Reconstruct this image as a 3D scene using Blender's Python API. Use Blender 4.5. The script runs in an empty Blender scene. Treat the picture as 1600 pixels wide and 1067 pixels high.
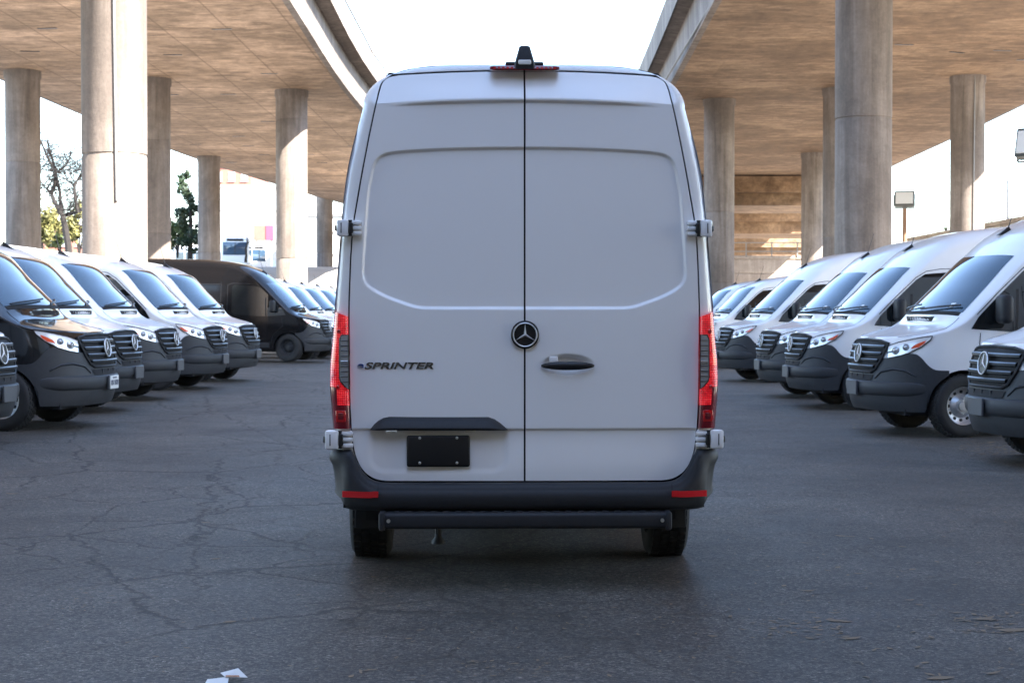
import bpy, bmesh, math, random
import numpy as np
from mathutils import Vector, Matrix

R = math.radians
random.seed(7)
rng = np.random.default_rng(7)
scene = bpy.context.scene
COL = scene.collection

# ------------------------------------------------------------------ camera, world, sun, exposure
F_PX, HOR, VPX, CAM_H = 2600.0, 488.0, 819.0, 1.435      # focal length / horizon / vanishing column in photo pixels
cam_d = bpy.data.cameras.new('camera')
cam = bpy.data.objects.new('camera', cam_d); COL.objects.link(cam)
cam_d.sensor_width = 36.0
cam_d.lens = 36.0 * F_PX / 1600.0
cam_d.clip_start = 0.1; cam_d.clip_end = 4000
cam.location = (0, 0, CAM_H)
cam.rotation_euler = (R(90) - math.atan((533.5 - HOR) / F_PX), 0, math.atan((VPX - 800) / F_PX))
cam_d.dof.use_dof = True
cam_d.dof.focus_distance = 8.6
cam_d.dof.aperture_fstop = 9.0
scene.camera = cam

SUN_AZ, SUN_EL = R(54), R(37.5)        # azimuth measured from -Y towards +X : the sun stands behind the camera, to the right
sun_dir = Vector((math.sin(SUN_AZ) * math.cos(SUN_EL), -math.cos(SUN_AZ) * math.cos(SUN_EL), math.sin(SUN_EL)))
world = bpy.data.worlds.new('World'); scene.world = world; world.use_nodes = True
wn = world.node_tree.nodes; wl = world.node_tree.links
bg = wn['Background']
sky = wn.new('ShaderNodeTexSky'); sky.sky_type = 'NISHITA'; sky.sun_disc = False
sky.sun_elevation = SUN_EL
sky.sun_rotation = math.atan2(sun_dir.x, sun_dir.y)
sky.air_density = 1.0; sky.dust_density = 0.7; sky.ozone_density = 2.0
wl.new(sky.outputs[0], bg.inputs[0]); bg.inputs[1].default_value = 0.15
sd = bpy.data.lights.new('sun', 'SUN'); sd.energy = 5.0; sd.angle = R(0.5); sd.color = (1.0, 0.95, 0.88)
sun = bpy.data.objects.new('sun', sd); COL.objects.link(sun)
sun.rotation_euler = sun_dir.to_track_quat('Z', 'Y').to_euler()
sun.location = (30, -20, 40)

vs = scene.view_settings
vs.view_transform = 'Standard'; vs.look = 'None'; vs.gamma = 1.0; vs.exposure = 2.7
vs.use_curve_mapping = False
scene.cycles.max_bounces = 7; scene.cycles.diffuse_bounces = 5; scene.cycles.glossy_bounces = 4
scene.cycles.transmission_bounces = 4; scene.cycles.transparent_max_bounces = 6
scene.cycles.sample_clamp_indirect = 6.0
scene.cycles.use_denoising = True
scene.cycles.caustics_reflective = False; scene.cycles.caustics_refractive = False

# ------------------------------------------------------------------ materials
MATS = {}
def new_mat(name):
    m = bpy.data.materials.new(name); m.use_nodes = True; MATS[name] = m
    return m, m.node_tree.nodes, m.node_tree.links, m.node_tree.nodes['Principled BSDF']

def simple(name, col, rough=0.5, metal=0.0, coat=0.0, emit=None, es=0.0, noise=0.0, nscale=20.0, bump=0.0, spec=None):
    m, n, l, p = new_mat(name)
    p.inputs['Base Color'].default_value = (*col, 1); p.inputs['Roughness'].default_value = rough
    p.inputs['Metallic'].default_value = metal; p.inputs['Coat Weight'].default_value = coat
    p.inputs['Coat Roughness'].default_value = 0.04
    if spec is not None: p.inputs['Specular IOR Level'].default_value = spec
    if emit: p.inputs['Emission Color'].default_value = (*emit, 1); p.inputs['Emission Strength'].default_value = es
    if noise or bump:
        tc = n.new('ShaderNodeTexCoord'); nz = n.new('ShaderNodeTexNoise'); nz.inputs['Scale'].default_value = nscale
        nz.inputs['Detail'].default_value = 6; l.new(tc.outputs['Object'], nz.inputs['Vector'])
        if noise:
            mx = n.new('ShaderNodeMix'); mx.data_type = 'RGBA'; mx.blend_type = 'MIX'
            a = [max(0, c * (1 - noise)) for c in col]; b = [min(1, c * (1 + noise)) for c in col]
            mx.inputs[6].default_value = (*a, 1); mx.inputs[7].default_value = (*b, 1)
            l.new(nz.outputs[0], mx.inputs[0]); l.new(mx.outputs[2], p.inputs['Base Color'])
        if bump:
            b = n.new('ShaderNodeBump'); b.inputs['Strength'].default_value = bump; b.inputs['Distance'].default_value = 0.01
            l.new(nz.outputs[0], b.inputs['Height']); l.new(b.outputs[0], p.inputs['Normal'])
    return m

def ramp(n, l, src, pts, interp='LINEAR'):
    r = n.new('ShaderNodeValToRGB'); r.color_ramp.interpolation = interp
    e = r.color_ramp.elements
    while len(e) > 1: e.remove(e[0])
    e[0].position = pts[0][0]; e[0].color = pts[0][1]
    for pos, c in pts[1:]:
        k = e.new(pos); k.color = c
    l.new(src, r.inputs[0]); return r
def g(v): return (v, v, v, 1)
def mathn(n, l, op, a, b=None, clamp=False):
    m = n.new('ShaderNodeMath'); m.operation = op; m.use_clamp = clamp
    for i, v in enumerate((a, b)):
        if v is None: continue
        if isinstance(v, (int, float)): m.inputs[i].default_value = v
        else: l.new(v, m.inputs[i])
    return m.outputs[0]
def mixc(n, l, fac, a, b, mode='MIX'):
    m = n.new('ShaderNodeMix'); m.data_type = 'RGBA'; m.blend_type = mode
    for i, v in ((0, fac), (6, a), (7, b)):
        if isinstance(v, (int, float)): m.inputs[i].default_value = v
        elif isinstance(v, tuple): m.inputs[i].default_value = v
        else: l.new(v, m.inputs[i])
    return m.outputs[2]
def noise(n, l, vec, scale, detail=4, rough=0.55, dist=0.0):
    z = n.new('ShaderNodeTexNoise'); z.inputs['Scale'].default_value = scale; z.inputs['Detail'].default_value = detail
    z.inputs['Roughness'].default_value = rough; z.inputs['Distortion'].default_value = dist
    l.new(vec, z.inputs['Vector']); return z

def paint(name, col, rough=0.22, dirt=(0.30, 0.26, 0.22), coat=0.45, spec=0.5):
    m, n, l, p = new_mat(name)
    tc = n.new('ShaderNodeTexCoord')
    nz = noise(n, l, tc.outputs['Object'], 3.0, 6, 0.6)
    sx = n.new('ShaderNodeSeparateXYZ'); l.new(tc.outputs['Object'], sx.inputs[0])
    low = ramp(n, l, mathn(n, l, 'ADD', sx.outputs[2], mathn(n, l, 'MULTIPLY', nz.outputs[0], 0.4)), [(0.55, g(0.30)), (1.15, g(0.05))])
    low.color_ramp.elements[1].position = 1.0
    base = mixc(n, l, mathn(n, l, 'MULTIPLY', low.outputs[0], nz.outputs[0]), (*col, 1), (*dirt, 1))
    l.new(base, p.inputs['Base Color'])
    rr = ramp(n, l, nz.outputs[0], [(0.3, g(rough * 0.8)), (0.75, g(rough * 1.35))])
    l.new(rr.outputs[0], p.inputs['Roughness'])
    p.inputs['Specular IOR Level'].default_value = spec
    p.inputs['Coat Weight'].default_value = coat; p.inputs['Coat Roughness'].default_value = 0.03
    nb = noise(n, l, tc.outputs['Object'], 1.6, 2)
    b = n.new('ShaderNodeBump'); b.inputs['Strength'].default_value = 0.12; b.inputs['Distance'].default_value = 0.02
    l.new(nb.outputs[0], b.inputs['Height']); l.new(b.outputs[0], p.inputs['Coat Normal'])
    return m
paint('white_paint', (0.845, 0.84, 0.84), 0.2, (0.34, 0.30, 0.26), 0.42)
paint('black_paint', (0.006, 0.006, 0.007), 0.10, (0.012, 0.011, 0.010), 0.05, 0.32)
paint('charcoal_paint', (0.012, 0.0125, 0.014), 0.12, (0.03, 0.027, 0.025))
simple('plastic', (0.021, 0.022, 0.025), 0.55, spec=0.32, noise=0.2, nscale=60, bump=0.04)
simple('bumper_plastic', (0.034, 0.036, 0.040), 0.55, spec=0.35, noise=0.2, nscale=30)
simple('plastic_grey', (0.075, 0.078, 0.084), 0.5, noise=0.15, nscale=40)
simple('black', (0.006, 0.006, 0.007), 0.45)
simple('seal', (0.004, 0.004, 0.006), 0.8)
simple('rubber', (0.014, 0.014, 0.015), 0.75, noise=0.3, nscale=30, bump=0.2)
simple('steel', (0.50, 0.51, 0.52), 0.38, 0.7, noise=0.15, nscale=12)
simple('chrome', (0.82, 0.83, 0.85), 0.1, 1.0)
simple('dark_chrome', (0.16, 0.165, 0.175), 0.22, 0.9)
simple('slat_edge', (0.16, 0.165, 0.175), 0.35, 0.5)
simple('star_chrome', (0.78, 0.79, 0.80), 0.38, 0.55)
simple('clear_plastic', (0.30, 0.305, 0.31), 0.12, 0.1, coat=1.0)
simple('lens_dark', (0.05, 0.05, 0.052), 0.3)
simple('pane_pale', (0.42, 0.47, 0.50), 0.2)
simple('screw', (0.55, 0.54, 0.5), 0.35, 0.8)
simple('reflector', (0.80, 0.81, 0.83), 0.22, 0.25, coat=1.0)
simple('lamp_lens', (0.42, 0.43, 0.45), 0.08, 0.5, coat=1.0)
simple('amber', (0.75, 0.09, 0.03), 0.15, coat=1.0)
def red_lens():
    m, n, l, p = new_mat('red_lens')
    tc = n.new('ShaderNodeTexCoord'); sp = n.new('ShaderNodeSeparateXYZ'); l.new(tc.outputs['Object'], sp.inputs[0])
    rib = mathn(n, l, 'SINE', mathn(n, l, 'MULTIPLY', sp.outputs[2], 520.0)); rib2 = mathn(n, l, 'SINE', mathn(n, l, 'MULTIPLY', sp.outputs[0], 640.0))
    h = mathn(n, l, 'ADD', rib, mathn(n, l, 'MULTIPLY', rib2, 0.6))
    nz = noise(n, l, tc.outputs['Object'], 24, 3)
    f = mathn(n, l, 'ADD', mathn(n, l, 'MULTIPLY', nz.outputs[0], 1.1), mathn(n, l, 'MULTIPLY', h, 0.10))
    c = ramp(n, l, f, [(0.30, (0.30, 0.003, 0.008, 1)), (0.62, (0.70, 0.010, 0.018, 1)), (0.85, (0.85, 0.05, 0.05, 1))])
    l.new(c.outputs[0], p.inputs['Base Color']); p.inputs['Roughness'].default_value = 0.2; p.inputs['Coat Weight'].default_value = 1.0
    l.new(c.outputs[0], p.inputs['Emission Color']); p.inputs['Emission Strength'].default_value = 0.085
    b = n.new('ShaderNodeBump'); b.inputs['Strength'].default_value = 0.35; b.inputs['Distance'].default_value = 0.003
    l.new(h, b.inputs['Height']); l.new(b.outputs[0], p.inputs['Normal'])
red_lens()
simple('dark_red_lens', (0.16, 0.004, 0.012), 0.1, coat=1.0)
simple('red_reflector', (0.55, 0.008, 0.012), 0.15, coat=1.0)
simple('badge_blue', (0.012, 0.05, 0.20), 0.3, 0.1)
simple('plate_white', (0.75, 0.75, 0.72), 0.4)
simple('plate_ink', (0.08, 0.09, 0.13), 0.5)
simple('paper', (0.72, 0.71, 0.68), 0.8, noise=0.12, nscale=15)
simple('paper_print', (0.42, 0.20, 0.11), 0.8)
simple('bark', (0.022, 0.018, 0.016), 0.9, noise=0.4, nscale=6, bump=0.4)
simple('leaf', (0.075, 0.10, 0.03), 0.65, noise=0.5, nscale=0.9)
simple('leaf_dark', (0.022, 0.04, 0.016), 0.6, noise=0.5, nscale=0.9)
simple('leaf_yellow', (0.17, 0.16, 0.05), 0.65, noise=0.5, nscale=0.8)
simple('dry_leaf', (0.19, 0.135, 0.085), 0.85, noise=0.55, nscale=3)
simple('stucco', (0.46, 0.44, 0.41), 0.85, noise=0.06, nscale=2)
simple('brick', (0.25, 0.11, 0.08), 0.85, noise=0.15, nscale=3)
simple('sign_red', (0.55, 0.05, 0.09), 0.6)
simple('roofing', (0.30, 0.28, 0.26), 0.8)
simple('wood_pole', (0.30, 0.17, 0.10), 0.85, noise=0.3, nscale=5)
simple('lamp_housing', (0.06, 0.065, 0.06), 0.5)
simple('lamp_glass', (0.78, 0.76, 0.70), 0.15, coat=0.5)
simple('rail_metal', (0.22, 0.21, 0.20), 0.6, 0.3)
simple('bus_paint', (0.74, 0.75, 0.77), 0.3, coat=0.3)

def glass(name, col=(0.012, 0.03, 0.05)):
    m, n, l, p = new_mat(name)
    p.inputs['Base Color'].default_value = (*col, 1); p.inputs['Roughness'].default_value = 0.015
    p.inputs['IOR'].default_value = 1.6; p.inputs['Coat Weight'].default_value = 0.35; p.inputs['Coat Roughness'].default_value = 0.0
    p.inputs['Coat IOR'].default_value = 1.6
    return m
glass('glass'); glass('glass_side', (0.010, 0.012, 0.013)); glass('glass_bus', (0.03, 0.06, 0.10))

def concrete(name, a, b, boards=0.0, streak=0.3):
    m, n, l, p = new_mat(name)
    tc = n.new('ShaderNodeTexCoord'); v = tc.outputs['Object']
    big = noise(n, l, v, 0.22, 5, 0.6, 0.4)
    mp = n.new('ShaderNodeMapping'); l.new(v, mp.inputs[0])
    mp.inputs['Scale'].default_value = (0.55, 1.5, 1.0) if boards else (1.8, 1.8, 0.12)
    st = noise(n, l, mp.outputs[0], 1.3, 6, 0.65, 0.6)
    fine = noise(n, l, v, 14, 5, 0.6)
    f = mathn(n, l, 'ADD', mathn(n, l, 'MULTIPLY', big.outputs[0], 0.55), mathn(n, l, 'MULTIPLY', st.outputs[0], 0.45))
    r = ramp(n, l, f, [(0.36, (*[c * .82 for c in a], 1)), (0.47, (*a, 1)), (0.60, (*b, 1))])
    mid = noise(n, l, v, 1.5 if boards else 2.2, 9, 0.78, 0.5)
    col = mixc(n, l, 0.22, r.outputs[0], fine.outputs[0], 'OVERLAY')
    col = mixc(n, l, 0.55 if boards else 0.22, col, ramp(n, l, mid.outputs[0], [(0.34, g(0.15)), (0.66, g(0.85))]).outputs[0], 'OVERLAY')
    dark = ramp(n, l, st.outputs[0], [(0.30, g(1.0)), (0.42, g(0.0))])
    col = mixc(n, l, mathn(n, l, 'MULTIPLY', dark.outputs[0], streak), col, (a[0] * 0.35, a[1] * 0.33, a[2] * 0.3, 1))
    hgt = fine.outputs[0]
    if boards:
        sp = n.new('ShaderNodeSeparateXYZ'); l.new(v, sp.inputs[0])
        def line(src, period, width):
            w = mathn(n, l, 'FRACT', mathn(n, l, 'DIVIDE', src, period))
            d = mathn(n, l, 'ABSOLUTE', mathn(n, l, 'SUBTRACT', w, 0.5))
            return mathn(n, l, 'LESS_THAN', d, width)
        wob = mathn(n, l, 'ADD', sp.outputs[0], mathn(n, l, 'MULTIPLY', big.outputs[0], 0.15))
        ln = mathn(n, l, 'MAXIMUM', line(wob, 2.44, 0.016), mathn(n, l, 'MULTIPLY', line(sp.outputs[1], 4.88, 0.007), 0.8))
        ln = mathn(n, l, 'MULTIPLY', ln, ramp(n, l, fine.outputs[0], [(0.35, g(0.2)), (0.6, g(1))]).outputs[0])
        col = mixc(n, l, mathn(n, l, 'MULTIPLY', ln, boards), col, (a[0] * 0.45, a[1] * 0.42, a[2] * 0.38, 1))
        # each form panel cast a little lighter or darker
        ch = n.new('ShaderNodeTexWhiteNoise'); ch.noise_dimensions = '2D'
        cb = n.new('ShaderNodeCombineXYZ')
        l.new(mathn(n, l, 'FLOOR', mathn(n, l, 'ADD', mathn(n, l, 'DIVIDE', wob, 2.44), 0.5)), cb.inputs[0])
        l.new(mathn(n, l, 'FLOOR', mathn(n, l, 'ADD', mathn(n, l, 'DIVIDE', sp.outputs[1], 4.88), 0.5)), cb.inputs[1])
        l.new(cb.outputs[0], ch.inputs['Vector'])
        pr = ramp(n, l, ch.outputs['Value'], [(0, g(0.92)), (1, g(1.05))])
        col = mixc(n, l, 1.0, col, pr.outputs[0], 'MULTIPLY')
    l.new(col, p.inputs['Base Color']); p.inputs['Roughness'].default_value = 0.85
    b_ = n.new('ShaderNodeBump'); b_.inputs['Strength'].default_value = 0.35; b_.inputs['Distance'].default_value = 0.02
    l.new(hgt, b_.inputs['Height']); l.new(b_.outputs[0], p.inputs['Normal'])
    return m
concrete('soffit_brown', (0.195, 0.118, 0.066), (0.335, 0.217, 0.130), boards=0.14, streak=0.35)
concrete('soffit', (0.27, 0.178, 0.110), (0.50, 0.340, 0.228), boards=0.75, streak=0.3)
concrete('column_concrete', (0.155, 0.124, 0.103), (0.258, 0.214, 0.182), streak=0.25)
concrete('wall_concrete', (0.36, 0.29, 0.235), (0.50, 0.42, 0.345), streak=0.3)

def asphalt():
    m, n, l, p = new_mat('asphalt')
    tc = n.new('ShaderNodeTexCoord'); v = tc.outputs['Object']
    sp = n.new('ShaderNodeSeparateXYZ'); l.new(v, sp.inputs[0])
    fine = noise(n, l, v, 160, 3, 0.7); med = noise(n, l, v, 38, 4, 0.65)
    big = noise(n, l, v, 0.45, 5, 0.6, 0.5); blot = noise(n, l, v, 1.7, 5, 0.62, 0.3)
    base = ramp(n, l, big.outputs[0], [(0.30, (0.044, 0.0378, 0.0315, 1)), (0.70, (0.093, 0.080, 0.0665, 1))]).outputs[0]
    base = mixc(n, l, 0.65, base, blot.outputs[0], 'OVERLAY')
    vo = n.new('ShaderNodeTexVoronoi'); vo.inputs['Scale'].default_value = 72; l.new(v, vo.inputs['Vector'])
    sx = n.new('ShaderNodeSeparateColor'); l.new(vo.outputs['Color'], sx.inputs[0])
    st = ramp(n, l, sx.outputs[0], [(0.0, g(0.30)), (0.40, g(0.72)), (0.82, g(1.22)), (0.97, g(1.6)), (1.0, g(2.3))])
    base = mixc(n, l, 1.0, base, st.outputs[0], 'MULTIPLY')
    vg = n.new('ShaderNodeTexVoronoi'); vg.inputs['Scale'].default_value = 190; l.new(v, vg.inputs['Vector'])
    sg_ = n.new('ShaderNodeSeparateColor'); l.new(vg.outputs['Color'], sg_.inputs[0])
    base = mixc(n, l, 1.0, base, ramp(n, l, sg_.outputs[1], [(0.0, g(0.55)), (0.8, g(1.2)), (1.0, g(2.0))]).outputs[0], 'MULTIPLY')
    worn = noise(n, l, v, 0.75, 8, 0.72, 0.6)
    base = mixc(n, l, 1.0, base, ramp(n, l, worn.outputs[0], [(0.33, g(0.62)), (0.48, g(1.0)), (0.68, g(1.22))]).outputs[0], 'MULTIPLY')
    oil = noise(n, l, v, 1.9, 3, 0.5)
    base = mixc(n, l, ramp(n, l, oil.outputs[0], [(0.66, g(0)), (0.75, g(0.55))]).outputs[0], base, (0.022, 0.020, 0.019, 1))
    # cracks: warped cells of two sizes, broken up by noise
    wv = noise(n, l, v, 1.7, 8, 0.72)
    wadd = n.new('ShaderNodeVectorMath'); wadd.operation = 'MULTIPLY_ADD'
    l.new(wv.outputs['Color'], wadd.inputs[0]); wadd.inputs[1].default_value = (0.55, 0.55, 0.0); l.new(v, wadd.inputs[2])
    def crack(scale, width, mscale, lo, hi, off):
        mp = n.new('ShaderNodeMapping'); mp.inputs['Location'].default_value = off; mp.inputs['Scale'].default_value = (1.0, 0.62, 1.0)
        l.new(wadd.outputs[0], mp.inputs[0])
        c = n.new('ShaderNodeTexVoronoi'); c.voronoi_dimensions = '2D'; c.feature = 'DISTANCE_TO_EDGE'; c.inputs['Scale'].default_value = scale
        l.new(mp.outputs[0], c.inputs['Vector'])
        thin = ramp(n, l, c.outputs['Distance'], [(0.0, g(1)), (width * 0.45, g(0.85)), (width, g(0))])
        wide = ramp(n, l, c.outputs['Distance'], [(0.0, g(1)), (width * 4.5, g(0))])
        mk = ramp(n, l, noise(n, l, mp.outputs[0], mscale, 3).outputs[0], [(lo, g(0)), (hi, g(1))])
        return mathn(n, l, 'MULTIPLY', thin.outputs[0], mk.outputs[0]), mathn(n, l, 'MULTIPLY', wide.outputs[0], mk.outputs[0])
    leftm = ramp(n, l, mathn(n, l, 'ADD', mathn(n, l, 'MULTIPLY', sp.outputs[0], -0.12), 0.45), [(0.30, g(0.25)), (0.62, g(1))])
    t1, w1 = crack(0.55, 0.010, 0.6, 0.36, 0.48, (3.1, 1.7, 0))
    t2, w2 = crack(1.5, 0.022, 0.45, 0.46, 0.58, (7.3, 4.2, 0))
    t3, w3 = crack(0.30, 0.0055, 0.4, 0.34, 0.46, (1.3, 9.2, 0))
    thin = mathn(n, l, 'MULTIPLY', mathn(n, l, 'MAXIMUM', mathn(n, l, 'MAXIMUM', t1, t2), t3), leftm.outputs[0])
    wide = mathn(n, l, 'MULTIPLY', mathn(n, l, 'MAXIMUM', mathn(n, l, 'MAXIMUM', w1, w2), w3), leftm.outputs[0])
    grit = ramp(n, l, med.outputs[0], [(0.45, g(0)), (0.62, g(1))])
    base = mixc(n, l, mathn(n, l, 'MULTIPLY', mathn(n, l, 'MULTIPLY', wide, grit.outputs[0]), 0.8), base, (0.105, 0.080, 0.058, 1))
    base = mixc(n, l, mathn(n, l, 'MULTIPLY', thin, 0.95), base, (0.012, 0.011, 0.010, 1))
    l.new(base, p.inputs['Base Color'])
    rr = ramp(n, l, blot.outputs[0], [(0.3, g(0.62)), (0.7, g(0.80))]); l.new(rr.outputs[0], p.inputs['Roughness'])
    h = mathn(n, l, 'SUBTRACT', mathn(n, l, 'ADD', mathn(n, l, 'MULTIPLY', sx.outputs[0], 0.6), mathn(n, l, 'MULTIPLY', med.outputs[0], 0.6)), mathn(n, l, 'MULTIPLY', thin, 2.2))
    b = n.new('ShaderNodeBump'); b.inputs['Strength'].default_value = 0.55; b.inputs['Distance'].default_value = 0.006
    l.new(h, b.inputs['Height']); l.new(b.outputs[0], p.inputs['Normal'])
asphalt()
simple('dirt_ground', (0.36, 0.335, 0.30), 0.95, noise=0.2, nscale=0.5)

# ------------------------------------------------------------------ helpers
def link(o, parent=None):
    COL.objects.link(o)
    if parent is not None: o.parent = parent
    return o
def mesh_of(name, verts, faces, mats, smooth=True, fmat=None, sharp=None):
    me = bpy.data.meshes.new(name)
    me.from_pydata([tuple(v) for v in verts], [], [tuple(f) for f in faces])
    for m in (mats if isinstance(mats, (list, tuple)) else [mats]): me.materials.append(MATS[m])
    if fmat is not None: me.polygons.foreach_set('material_index', fmat)
    if smooth: me.polygons.foreach_set('use_smooth', [True] * len(me.polygons))
    if sharp: me.set_sharp_from_angle(angle=R(sharp))
    me.update(); return me
def obj(name, me, parent=None, loc=None, rot=None):
    o = bpy.data.objects.new(name, me); link(o, parent)
    if loc is not None: o.location = loc
    if rot is not None: o.rotation_euler = rot
    return o
def make(name, verts, faces, mats, parent=None, smooth=True, fmat=None, sharp=None):
    return obj(name, mesh_of(name, verts, faces, mats, smooth, fmat, sharp), parent)
def empty(name, loc=(0, 0, 0), rotz=0.0, label=None, cat=None, group=None):
    o = bpy.data.objects.new(name, None); o.empty_display_size = 0.2; link(o)
    o.location = loc; o.rotation_euler = (0, 0, rotz)
    return tag(o, label, cat, group)
def tag(o, label=None, cat=None, group=None, kind=None):
    if label: o['label'] = label
    if cat: o['category'] = cat
    if group: o['group'] = group
    if kind: o['kind'] = kind
    return o
def grid(nu, nv, flip=False, base=0):
    f = []
    for i in range(nu - 1):
        for j in range(nv - 1):
            a = base + i * nv + j; q = (a, a + nv, a + nv + 1, a + 1)
            f.append(q[::-1] if flip else q)
    return f
class MB:
    def __init__(s): s.v = []; s.f = []; s.m = []
    def add(s, v, f, mi=0):
        b = len(s.v); s.v += [tuple(x) for x in v]; s.f += [tuple(i + b for i in q) for q in f]; s.m += [mi] * len(f); return s
    def box(s, c, d, mi=0, mat=None):
        x, y, z = [k / 2 for k in d]
        v = [Vector((a * x, b * y, e * z)) for a in (-1, 1) for b in (-1, 1) for e in (-1, 1)]
        if mat is not None: v = [mat @ k for k in v]
        v = [k + Vector(c) for k in v]
        return s.add(v, [(0, 1, 3, 2), (4, 6, 7, 5), (0, 4, 5, 1), (2, 3, 7, 6), (0, 2, 6, 4), (1, 5, 7, 3)], mi)
    def rbox(s, c, d, r=0.01, seg=2, mi=0, mat=None):
        bm = bmesh.new(); bmesh.ops.create_cube(bm, size=1.0)
        for k in bm.verts: k.co = Vector((k.co.x * d[0], k.co.y * d[1], k.co.z * d[2]))
        bmesh.ops.bevel(bm, geom=bm.edges[:], offset=r, segments=seg, profile=0.5, affect='EDGES')
        bm.verts.ensure_lookup_table(); bm.verts.index_update()
        v = [(mat @ k.co if mat is not None else k.co) + Vector(c) for k in bm.verts]
        f = [[k.index for k in q.verts] for q in bm.faces]; bm.free()
        return s.add(v, f, mi)
    def tube(s, pts, rad, seg=8, mi=0, cap=True):
        pts = [Vector(p) for p in pts]; n = len(pts)
        rr = rad if isinstance(rad, (list, tuple)) else [rad] * n
        v = []; prev = None
        for i, p in enumerate(pts):
            t = (pts[min(i + 1, n - 1)] - pts[max(i - 1, 0)]).normalized()
            if prev is None:
                a = Vector((0, 0, 1)) if abs(t.z) < 0.9 else Vector((1, 0, 0))
                u = t.cross(a).normalized()
            else: u = (prev - t * prev.dot(t)).normalized()
            prev = u; w = t.cross(u)
            for k in range(seg):
                an = 2 * math.pi * k / seg; v.append(p + (u * math.cos(an) + w * math.sin(an)) * rr[i])
        f = []
        for i in range(n - 1):
            for k in range(seg):
                f.append((i * seg + k, i * seg + (k + 1) % seg, (i + 1) * seg + (k + 1) % seg, (i + 1) * seg + k))
        if cap: f.append(tuple(range(seg))[::-1]); f.append(tuple((n - 1) * seg + k for k in range(seg)))
        return s.add(v, f, mi)
    def lathe(s, prof, c=(0, 0, 0), axis='z', seg=32, mi=0, close=False):
        n = len(prof); v = []; f = []
        for k in range(seg):
            an = 2 * math.pi * k / seg; ca, sa = math.cos(an), math.sin(an)
            for r_, h in prof:
                if axis == 'z': p = (r_ * ca, r_ * sa, h)
                elif axis == 'x': p = (h, r_ * ca, r_ * sa)
                else: p = (r_ * sa, h, r_ * ca)
                v.append((p[0] + c[0], p[1] + c[1], p[2] + c[2]))
        for k in range(seg):
            k2 = (k + 1) % seg
            for j in range(n - 1 + (1 if close else 0)):
                j2 = (j + 1) % n
                f.append((k * n + j, k2 * n + j, k2 * n + j2, k * n + j2))
        return s.add(v, f, mi)
    def build(s, name, mats, parent=None, smooth=True, sharp=40):
        return make(name, s.v, s.f, mats, parent, smooth, s.m, sharp)
    def mesh(s, name, mats, smooth=True, sharp=40):
        return mesh_of(name, s.v, s.f, mats, smooth, s.m, sharp)

def interp(tab):
    xs = np.array([a for a, b in tab], float); ys = np.array([b for a, b in tab], float)
    # monotone-ish smooth interpolation (pchip slopes)
    h = np.diff(xs); d = np.diff(ys) / h; m = np.zeros_like(ys)
    for i in range(1, len(xs) - 1):
        if d[i - 1] * d[i] > 0:
            w1 = 2 * h[i] + h[i - 1]; w2 = h[i] + 2 * h[i - 1]
            m[i] = (w1 + w2) / (w1 / d[i - 1] + w2 / d[i])
    m[0] = d[0]; m[-1] = d[-1]
    def f(x):
        x = np.clip(x, xs[0], xs[-1]); i = np.clip(np.searchsorted(xs, x) - 1, 0, len(xs) - 2)
        t = (x - xs[i]) / h[i]; t2 = t * t; t3 = t2 * t
        return (2 * t3 - 3 * t2 + 1) * ys[i] + (t3 - 2 * t2 + t) * h[i] * m[i] + (-2 * t3 + 3 * t2) * ys[i + 1] + (t3 - t2) * h[i] * m[i + 1]
    return f
def at(px, py, Y):
    """a point of the place at depth Y that lies on this photo pixel"""
    return Vector(((px - VPX) * Y / F_PX, Y, CAM_H + (HOR - py) * Y / F_PX))
def lot_z(x): return 0.014 * min(max(0.0, -x - 0.8), 16.0)

# ------------------------------------------------------------------ ground
def sheet(name, xs, ys, dz, mat):
    v = [(x, y, lot_z(x) + dz) for x in xs for y in ys]
    return tag(make(name, v, grid(len(xs), len(ys)), mat, None, False), kind='structure')
sheet('ground', [-2500, -300, -60, -16.8, -10, -0.8, 10, 60, 300, 2500], [-2500, -200, -30, 60, 200, 3000], -0.03, 'dirt_ground')
sheet('parking_lot', [-11.8, -10, -8, -4, -0.8, 4, 8, 11.8], [-90, -20, 0, 20, 40, 60, 80, 112], 0.0, 'asphalt')

# raised street far left
v = []; xs_ = [-260, -120, -60, -30, -12, -4, 0]; prof = [(116, 0.05), (121, 1.6), (127, 4.4), (131, 5.0), (150, 5.1), (260, 5.6), (420, 6.0)]
for x in xs_:
    for y, z in prof: v.append((x + (2.0 if y > 120 else 0) * math.sin(y), y + (x + 30) * -0.02, z if x < -1 else 0.0))
tag(make('embankment', v, grid(len(xs_), len(prof)), 'dirt_ground', None, True), kind='structure')

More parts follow.
